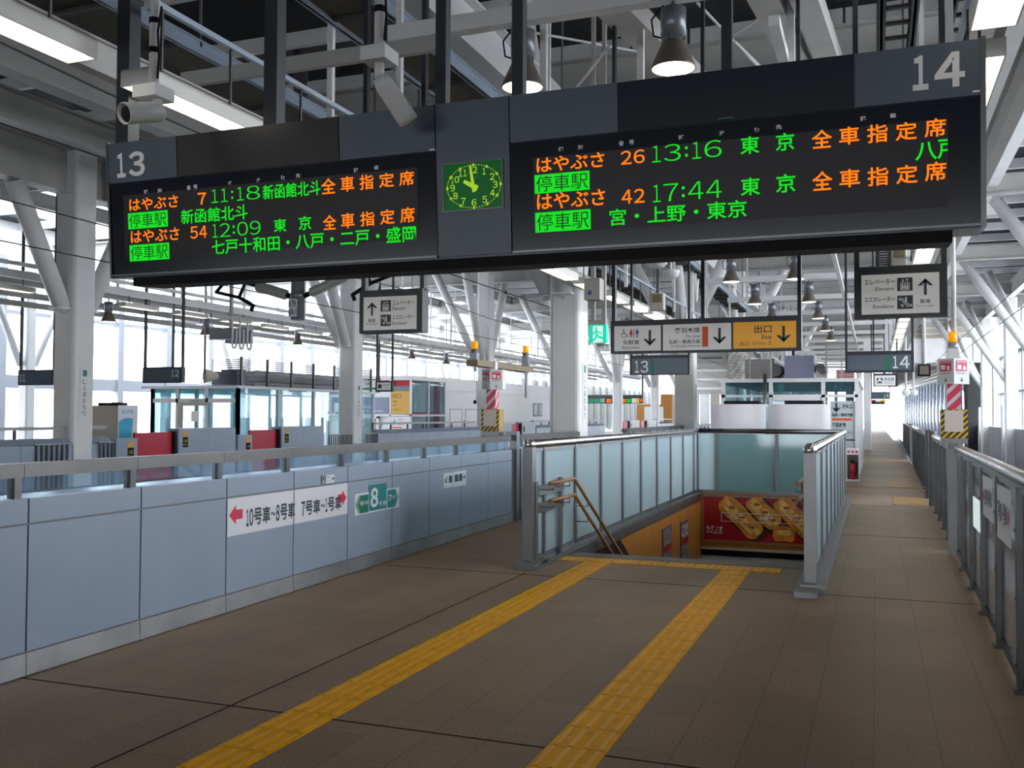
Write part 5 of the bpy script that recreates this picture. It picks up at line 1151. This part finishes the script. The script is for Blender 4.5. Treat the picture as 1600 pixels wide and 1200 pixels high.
# ================================================================== THE PLATFORM ACROSS THE TRACKS
OX = -16.4
OP = facing_px(OX)
def opp_fence(y0, n, label, pitch=1.35):
    t = thing('platform_fence', label, 'fence', (OX - .1, y0, 0), 'grey fences across the tracks')
    for i in range(n):
        a, b = y0 + i * pitch, y0 + (i + 1) * pitch
        P('lower_panel', MB().box(OX - .30, OX, a + .006, b - .006, 0, .92), 'panel', t)
        P('sloped_cap', MB().add([(OX, a + .006, .93), (OX, b - .006, .93), (OX - .16, b - .006, 1.06), (OX - .16, a + .006, 1.06), (OX - .30, a + .006, .93), (OX - .30, b - .006, .93), (OX - .30, b - .006, 1.06), (OX - .30, a + .006, 1.06)],
                                 [(0, 1, 2, 3), (3, 2, 6, 7), (7, 6, 5, 4), (0, 3, 7, 4), (1, 5, 6, 2)]), 'panel', t)
        P('rail_post', MB().box(OX - .26, OX - .21, a + .02, a + .075, 1.05, 1.24), 'steel_dark', t)
    P('handrail', MB().box(OX - .30, OX - .16, y0, y0 + n * pitch, 1.24, 1.31), 'steel', t)
    return t
def bars(y0, y1, label):
    t = thing('bar_screen', label, 'bar screen', (OX + .06, (y0 + y1) / 2, 0), 'bar screens beside the far columns'); n = max(3, round((y1 - y0) / .13))
    P('top_bar', MB().box(OX + .02, OX + .06, y0, y1, .93, .96), 'steel', t)
    for i in range(n): y = y0 + (y1 - y0) * (i + .5) / n; P('upright_bar', MB().box(OX + .025, OX + .055, y - .018, y + .018, 0, .94), 'steel_dark', t)
def gate(y0, y1, label):
    t = thing('platform_gate', label, 'platform gate', (OX - .1, (y0 + y1) / 2, 0), 'red platform gates')
    P('door_leaf', MB().box(OX - .16, OX - .10, y0, y1, 0, 1.14), 'gate_red', t); P('edge_strip', MB().box(OX - .17, OX - .02, y1 - .02, y1 + .05, .05, 1.16), 'black', t)
def housing(y0, y1, h, label, sloped=False, st=None):
    t = thing('gate_housing', label, 'gate housing', (OX - .15, (y0 + y1) / 2, 0), 'grey gate housings')
    P('casing', MB().chamfer_box(OX - .34, OX + .03, y0, y1, 0, h, .03), 'panel', t)
    ys_ = st if st is not None else y0 + .25
    d = MB(); d.slab(OP, ys_ - .10, h - .22, ys_ + .10, h - .07, .03, .034); P('amber_label', d, 'amber_panel', t)
    d = MB(); d.slab(OP, ys_ - .10, h - .48, ys_ + .10, h - .22, .03, .034); P('dark_label', d, 'black', t)
    d = MB(); d.text(OP, '注意', ys_ - .07, h - .36, ys_ + .07, h - .28, .036); d.text(OP, '触れない', ys_ - .08, h - .44, ys_ + .08, h - .39, .036); P('label_lettering', d, 'stripe_y', t)
    if y1 - y0 > 1.2: d = MB(); d.slab(OP, (y0 + y1) / 2 - .004, .08, (y0 + y1) / 2 + .004, h - .05, .03, .0315); d.slab(OP, y0 + .02, .36, y1 - .02, .366, .03, .0315); P('panel_seam', d, 'seam', t)
opp_fence(6.8, 7, 'grey fence with steel rail across the tracks, left of the nearest far column'); bars(15.2, 16.15, 'upright steel bar screen left of the nearest far column'); bars(16.95, 17.45, 'upright steel bar screen right of the nearest far column')
opp_fence(16.25, 1, 'short grey fence bay between the nearest far column and the first red gate', 1.2)
housing(17.52, 18.22, 1.02, 'small grey gate housing left of the first red gate', st=17.98)
gate(18.25, 19.56, 'first red sliding platform gate across the tracks'); housing(19.64, 21.95, 1.23, 'long grey gate housing between the two near red gates')
housing(22.05, 22.70, 1.02, 'small grey gate housing left of the second red gate', st=22.5); gate(22.75, 24.06, 'second red sliding platform gate across the tracks'); housing(24.13, 26.45, 1.23, 'long grey gate housing right of the second red gate')
bars(26.7, 28.2, 'upright bar screen left of the second far column'); bars(29.05, 30.0, 'upright bar screen right of the second far column')
opp_fence(30.05, 7, 'grey fence with steel rail between the second and third far columns'); bars(39.6, 40.3, 'upright bar screen beside the third far column')
housing(41.3, 43.3, 1.23, 'grey gate housing left of the third red gate'); gate(43.35, 44.7, 'third red sliding platform gate, beside the left striped post'); housing(44.8, 46.8, 1.23, 'grey gate housing right of the third red gate')
opp_fence(47, 10, 'distant grey fence with steel rail behind the near white column')
gate(65.9, 67.2, 'fourth red platform gate, far beyond the near white column'); housing(67.3, 70.2, 1.23, 'grey housing between the two far red gates'); gate(71.2, 72.6, 'farthest red platform gate seen above the stair railing'); housing(72.7, 76, 1.23, 'grey housing beyond the farthest red gate')
opp_fence(76.5, 5, 'farthest grey fence of the platform across the tracks')

# glazed waiting room with slatted roof
ax0, ax1, ay0, ay1 = -21.9, -18.5, 24.9, 33.5
t = thing('waiting_room', 'teal glazed waiting room with slatted roof screen on the platform across the tracks', 'waiting room', (-20.2, 29, 0))
mb = MB()
for x in (ax0, -20.9, -19.75, ax1 - .1):
    for y in (ay0, ay1): mb.box(x, x + .1, y, y + .1, 0, 2.42)
for k in range(4): y = ay0 + (ay1 - ay0) * k / 4; mb.box(ax1 - .1, ax1, y, y + .1, 0, 2.42); mb.box(ax0, ax0 + .1, y, y + .1, 0, 2.42)
mb.box(ax0 - .3, ax1 + .08, ay0 - .1, ay1 + .1, 2.40, 2.48).box(ax0, ax1, ay0, ay0 + .08, 1.95, 2.08)
P('frame', mb, 'white', t)
for k in range(4): a = ay0 + (ay1 - ay0) * k / 4; P('side_pane', MB().box(ax1 - .06, ax1 - .05, a + .1, a + 2.15, .05, 2.4), 'teal_pane', t); P('side_pane', MB().box(ax0 + .05, ax0 + .06, a + .1, a + 2.15, .05, 2.4), 'teal_pane', t)
for a, b in ((ax0 + .1, -20.9), (-20.8, -19.75), (-19.65, ax1 - .1)): P('front_pane', MB().box(a, b, ay0 + .03, ay0 + .04, .05, 2.4), 'teal_pane', t)
P('teal_film', MB().box(ax0 + .1, ax1 - .1, ay0 + .05, ay0 + .06, 2.15, 2.38).box(ax1 - .35, ax1 - .12, ay0 + .05, ay0 + .06, .05, 2.15).box(ax0 + .1, ax0 + .3, ay0 + .05, ay0 + .06, .05, 2.15), 'teal_pane', t)
P('door_frame', MB().box(-20.8, -20.65, ay0 - .02, ay0 + .06, 0, 1.95).box(-20.8, -19.7, ay0 - .03, ay0 + .06, 1.85, 1.95).box(-20.3, -20.0, ay0 - .05, ay0, 1.97, 2.03), 'tan', t)
lv = MB()
for k in range(13):
    z = 2.54 + .062 * k; lv.box(ax1 - .05, ax1, ay0 + .1, ay1 - .2, z, z + .024).box(ax1 - 1.1, ax1, ay0 + .1, ay0 + .15, z, z + .024)
for k in range(7): y = ay0 + .1 + (ay1 - ay0 - .35) * k / 6; lv.box(ax1 - .03, ax1 + .03, y, y + .07, 2.48, 3.38)
P('roof_slats', lv, 'steel_dark', t); P('roof_plant', MB().box(-20.6, -18.9, ay0 + 1.4, ay1 - 1.2, 2.5, 3.0).tube((-19.0, ay0 + .9, 2.75), (-19.0, ay1 - 1, 2.75), .16, 12), 'lamp_can', t); P('roof_case', MB().box(-19.35, -18.75, ay0 + .25, ay0 + .7, 2.5, 3.0), 'lilac', t)
pw = facing_px(ax1 - .04); d = MB(); d.poly(pw, [(31.0, 1.35), (31.25, 1.75), (31.5, 1.35), (31.25, 1.5)], .003); d.rect(pw, 30.2, 1.6, 30.7, 1.68, .003); P('window_sticker', d, 'ink_white', t)
pw = facing_y(ay0 + .025); d = MB(); d.slab(pw, -20.3, 1.35, -20.0, 1.68, 0, .004); P('door_notice', d, 'sign_face', t)
q = onx(330, 596, -18.3)
t = thing('horn_speaker', 'cream horn loudspeaker hanging above the far waiting room door', 'loudspeaker', (-18.6, 23.4, 2.62))
P('horn', MB().lathe((-18.6, 23.4, 2.72), (.6, .8, 0), ((0, .22), (.25, .14), (.4, .08), (.4, 0)), 16), 'tan', t); P('hanger_pole', MB().tube((-18.6, 23.4, 2.8), (-18.6, 23.4, 8.92), .03, 8), 'steel', t)
t = thing('horn_speaker', 'pair of angled dark and white speaker horns beside the hanging 12 sign', 'loudspeaker', (-17.9, 21.4, 2.5))
P('dark_horn', MB().lathe((-18.35, 21.4, 2.76), (0, 0, -1), ((0, .17), (.3, .04), (.3, 0)), 4), 'black', t); P('white_horn', MB().lathe((-18.05, 21.7, 2.76), (0, 0, -1), ((0, .17), (.3, .05), (.3, 0)), 4), 'cctv', t); P('hanger_pole', MB().tube((-18.2, 21.55, 2.7), (-18.2, 21.55, 8.92), .04, 8), 'steel', t)
q = onx(361, 520, -17.0)
t = thing('equipment_case', 'grey equipment boxes with looped conduits hanging above the far red gates', 'equipment box', (q.x, q.y, q.z - .3))
P('casing', MB().box(q.x - .35, q.x + .35, q.y - .5, q.y - .15, q.z - .22, q.z + .1).box(q.x - .35, q.x + .35, q.y + .2, q.y + .55, q.z - .28, q.z + .15), 'lamp_can', t)
cm = MB()
for k in range(3): yy = q.y - .45 + .34 * k; cm.path([(q.x + .38, yy, q.z + .4), (q.x + .38, yy, q.z - .38), (q.x + .38, yy + .05, q.z - .46), (q.x + .38, yy + .13, q.z - .46), (q.x + .38, yy + .18, q.z - .38), (q.x + .38, yy + .18, q.z + .1)], .025, 8)
P('conduit', cm, 'cctv', t); P('hanger_frame', MB().box(q.x - .05, q.x + .05, q.y - .9, q.y + .9, q.z + .36, q.z + .46).box(q.x - .04, q.x + .04, q.y - .04, q.y + .04, q.z + .1, 8.9), 'grey_beam', t)
# vending machine
vx0, vx1, vy0, vy1 = -19.2, -17.95, 19.25, 19.95
t = thing('vending_machine', 'white vending machine end with blue wave and tan back, beside the first red gate', 'vending machine', ((vx0 + vx1) / 2, 19.6, 0))
P('cabinet', MB().box(vx0, vx1 - .01, vy0 + .01, vy1, 0, 1.80), 'white_wall', t); P('back_panel', MB().box(vx0, vx1 - .012, vy0, vy0 + .01, 0, 1.80), 'tan', t); P('side_panel', MB().box(vx1 - .01, vx1, vy0, vy1, 0, 1.81), 'ink_white', t)
vp = facing_px(vx1); d = MB(); d.poly(vp, [(vy0 + .03, .6), (vy0 + .45, .6), (vy0 + .53, 1.46), (vy0 + .40, 1.49), (vy0 + .2, 1.47), (vy0 + .03, 1.40)], .003); d.text(vp, 'acure', vy0 + .14, 1.60, vy0 + .52, 1.69, .003, .01); P('logo_print', d, 'cyan', t)
P('dark_top', MB().box(vx0 + .4, vx1 - .25, vy0 + .2, vy1 - .1, 1.80, 1.88), 'black', t)
T('grey_cabinet', MB().box(-22.2, -21.5, 17.0, 18.0, 0, 1.9), 'tan', 'plain grey cabinet behind the nearest far column', 'cabinet')
# hanging signs of the far platform
def far_sign(pl, r, num, tr, lab, m='sign_slate', ztop=8.92, name='track_number_sign'):
    t = hang_sign(name, lab, 'sign', pl, r, [(m, (r[0] + .04, r[1] + .03, r[2] - .04, r[3] - .04))], ztop=ztop, group='track number signs', pw=.05)
    d = MB(); digits(d, pl, num.translate(WF), *tr, .006, .012); P('track_number', d, 'ink_white', t); return t
pl = facing_y(20.4)
far_sign(pl, pl.pr(28, 602, 82.5, 577.5), '１１', pl.pr(31, 596, 39.5, 585), 'dark hanging track sign reading 11 beyond the nearest far column'); far_sign(pl, pl.pr(222.5, 598.5, 284, 573), '１２', pl.pr(268, 588.5, 280, 578), 'dark hanging track sign reading 12 left of the far waiting room')
pl = facing_y(31.0)
t = hang_sign('hanging_sign', 'small dark-framed hanging waiting room sign in front of the lift tower', 'sign', pl, pl.pr(586.5, 612, 613, 595.5), [('sign_face', pl.pr(589, 609.5, 610.5, 597.5))], ztop=8.92, pw=.06)
d = MB(); d.rect(pl, *pl.pr(590.5, 607, 596.5, 600.5), .006); d.text(pl, '待合室', *pl.pr(598, 603.5, 609, 599.5), .006); d.text(pl, 'Waiting Room', *pl.pr(598, 607.5, 609, 605), .006); P('lettering', d, 'ink_blue', t)
pl = facing_y(34.0)
t = hang_sign('station_name_sign', 'white hanging station name sign with green band, left of the small waiting room sign', 'sign', pl, pl.pr(558, 613.5, 592, 592.5), [('sign_face', pl.pr(559, 612.5, 591, 594))], ztop=8.92, pw=.06)
d = MB(); d.rect(pl, *pl.pr(559.5, 608.8, 590, 605.5), .006); P('green_band', d, 'green_print', t); d = MB(); d.text(pl, '新青森', *pl.pr(571, 602, 582, 596.5), .006, .01); d.text(pl, 'Shin-Aomori', *pl.pr(573, 604.6, 580, 602.8), .006); P('lettering', d, 'ink_blue', t)
# lift tower with red frame
lx0, lx1, ly0, ly1 = -23.2, -18.9, 37.6, 41.2
t = thing('lift_tower', 'white and red glazed lift tower with grey-violet and orange panels across the tracks', 'lift tower', (-21, 39.4, 0))
P('core', MB().box(lx0, -19.95, ly0 + .1, ly1, 0, 3.0), 'white_wall', t)
P('red_frame', MB().box(lx1 - .2, lx1 - .05, ly1 - .9, ly1 - .55, 0, 3.1).box(lx0 + .1, lx1 - .1, ly0 + .15, ly0 + .3, 2.85, 3.15).box(lx1 - .3, lx1 - .12, ly0 + .1, ly1 - .3, 1.55, 1.7), 'gate_red', t)
mb = MB()
for y in (ly0, ly0 + 1.75, ly1 - .08): mb.box(lx1 - .08, lx1, y, y + .08, 0, 3.1)
mb.box(lx0 - .1, lx1 + .1, ly0 - .05, ly1 + .1, 3.1, 3.3).box(lx0, lx1, ly0, ly0 + .08, 1.52, 1.60).box(lx1 - .08, lx1, ly0, ly1, 1.52, 1.60).box(-19.98, -19.9, ly0, ly0 + .08, 0, 3.1).box(lx0, lx0 + .1, ly0, ly0 + .08, 0, 3.1)
P('white_frame', mb, 'white', t)
for a, b in ((0, 1.5), (1.62, 3.08)): P('glass_pane', MB().box(lx1 - .05, lx1 - .04, ly0 + .1, ly1 - .1, a, b), 'teal_pane', t)
lp = facing_y(ly0)
d = MB(); d.slab(lp, -22.9, 1.62, -20.0, 2.35, -.05, 0); p_ = P('violet_panel', d, 'lilac', t); d = MB(); d.text(lp, 'Elevator', -21.6, 1.86, -20.75, 2.05, .004); d.text(lp, '電梯 엘리베이터', -21.6, 1.68, -20.3, 1.80, .004); d.rect(lp, -22.75, 1.7, -22.45, 2.1, .004); P('panel_lettering', d, 'ink_white', p_)
d = MB(); d.slab(lp, -19.88, 1.62, -18.98, 2.62, -.05, 0); p_ = P('orange_panel', d, 'amber_panel', t); d = MB(); d.text(lp, '出口', -19.83, 2.32, -19.40, 2.52, .004); d.text(lp, 'Exit', -19.80, 2.12, -19.6, 2.24, .004); d.text(lp, '出口', -19.80, 1.95, -19.6, 2.05, .004); d.text(lp, '나가는 곳', -19.80, 1.75, -19.4, 1.85, .004); P('panel_lettering', d, 'ink', p_)
d = MB(); d.slab(lp, -19.88, .5, -18.98, 1.50, -.05, 0); p_ = P('white_panel', d, 'sign_face', t); d = MB(); d.arrow(lp, -19.72, 1.34, .22, 270, .004, .10); d.text(lp, '改札口', -19.5, 1.33, -19.3, 1.42, .004); d.text(lp, '弘前・青森方面', -19.82, 1.12, -19.25, 1.18, .004); d.text(lp, '奥羽本線', -19.82, .84, -19.5, .93, .004); P('panel_lettering', d, 'ink_blue', p_)
d = MB(); d.rect(lp, -19.82, 1.0, -19.35, 1.06, .004); P('orange_stripe', d, 'ink_orange', p_)
P('lift_door', MB().box(-22.0, -20.6, ly0 + .02, ly0 + .1, 0, 1.42), 'steel', t); P('door_surround', MB().box(-22.1, -22.0, ly0 - .02, ly0 + .1, 0, 1.5).box(-20.6, -20.5, ly0 - .02, ly0 + .1, 0, 1.5).box(-22.1, -20.5, ly0 - .02, ly0 + .1, 1.42, 1.5), 'white', t)
# white building
bx0, bx1, by0, by1 = -23.5, -19.2, 41.6, 58.0
t = thing('white_building', 'long white flat-roofed building beside the lift tower across the tracks', 'building', (-21.3, 50, 0))
P('wall', MB().box(bx0, bx1, by0, by1, 0, 2.75), 'white_wall', t); P('parapet', MB().box(bx0 - .1, bx1 + .06, by0 - .05, by1 + .05, 2.75, 3.35), 'white_wall', t)
for a, b, h in ((42.3, 43.8, 1.85), (44.2, 46.8, 1.85)):
    d = MB()
    for y0_, y1_, z0_, z1_ in ((a, b, h, h + .03), (a, a + .03, 0, h), (b - .03, b, 0, h)): d.box(bx1, bx1 + .012, y0_, y1_, z0_, z1_)
    P('door_outline', d, 'seam', t)
P('door', MB().box(bx1 - .01, bx1 + .02, 48.2, 49.0, 0, 1.75), 'tan', t); P('door_handle', MB().box(bx1 + .02, bx1 + .06, 44.0, 44.06, 1.1, 1.3), 'black', t)
for a in (54.4, 55.3): w_ = P('window', MB().box(bx1 - .01, bx1 + .03, a, a + .7, 1.5, 2.3), 'grey_dark', t); P('window_pane', MB().box(bx1 + .03, bx1 + .035, a + .08, a + .62, 1.58, 2.22), 'lamp_can', w_)
t = thing('dome_camera', 'small camera hanging on a thin pole before the white building', 'security camera', (-18.0, 43.5, 2.2)); P('hanger_pole', MB().tube((-18.3, 43.5, 2.3), (-18.3, 43.5, 8.92), .03, 8), 'cctv', t); P('camera_ball', MB().ball((-18.38, 43.5, 2.22), .10, 10), 'black', t)
# far departure board, kiosk
pl = facing_y(72.0)
t = hang_sign('departure_board', 'distant hanging departure board with green field numbered 12 and orange train times', 'departure board', pl, pl.pr(905, 630.5, 1005, 617), [('green_print', pl.pr(915, 629.5, 944, 623)), ('screen', pl.pr(946, 629.5, 987, 621.5)), ('sign_face', pl.pr(987, 629.5, 994, 622.5)), ('sign_orange', pl.pr(994, 629.5, 999, 622.5))], ztop=8.92, pw=.12)
d = MB(); digits(d, pl, '12', *pl.pr(938, 627.5, 944.5, 622.8), .006, .012); P('track_number', d, 'ink_white', t)
d = MB(); 
for a in ((947.5, 625.5, 955, 623.5), (947.5, 628.5, 955, 626.5), (973, 625.5, 978, 623.5), (973, 628.5, 978, 626.5), (1001, 628, 1003.5, 623)): d.rect(pl, *pl.pr(*a), .006)
P('orange_lettering', d, 'led_o', t)
d = MB(); 
for a in ((979, 625.5, 985.5, 623.5), (979, 628.5, 985.5, 626.5)): d.rect(pl, *pl.pr(*a), .006)
P('green_lettering', d, 'led_g', t)
t = thing('station_kiosk', 'distant orange-brown kiosk with a pale window on the far platform', 'kiosk', (-20, 86, 0))
a, b = ony(995, 652, 84), ony(1050, 632, 84)
P('walls', MB().box(a.x, b.x, 84, 88, 0, b.z), 'orange_box', t); P('roof_box', MB().box(a.x + (b.x - a.x) * .68, b.x, 84, 87, b.z, b.z + .9), 'orange_box', t); P('pale_window', MB().box(a.x + (b.x - a.x) * .22, a.x + (b.x - a.x) * .76, 83.95, 84, 1.0, b.z - .2), 'sign_face', t)
bpy.data.objects.remove(FONTO); bpy.data.curves.remove(FONT)
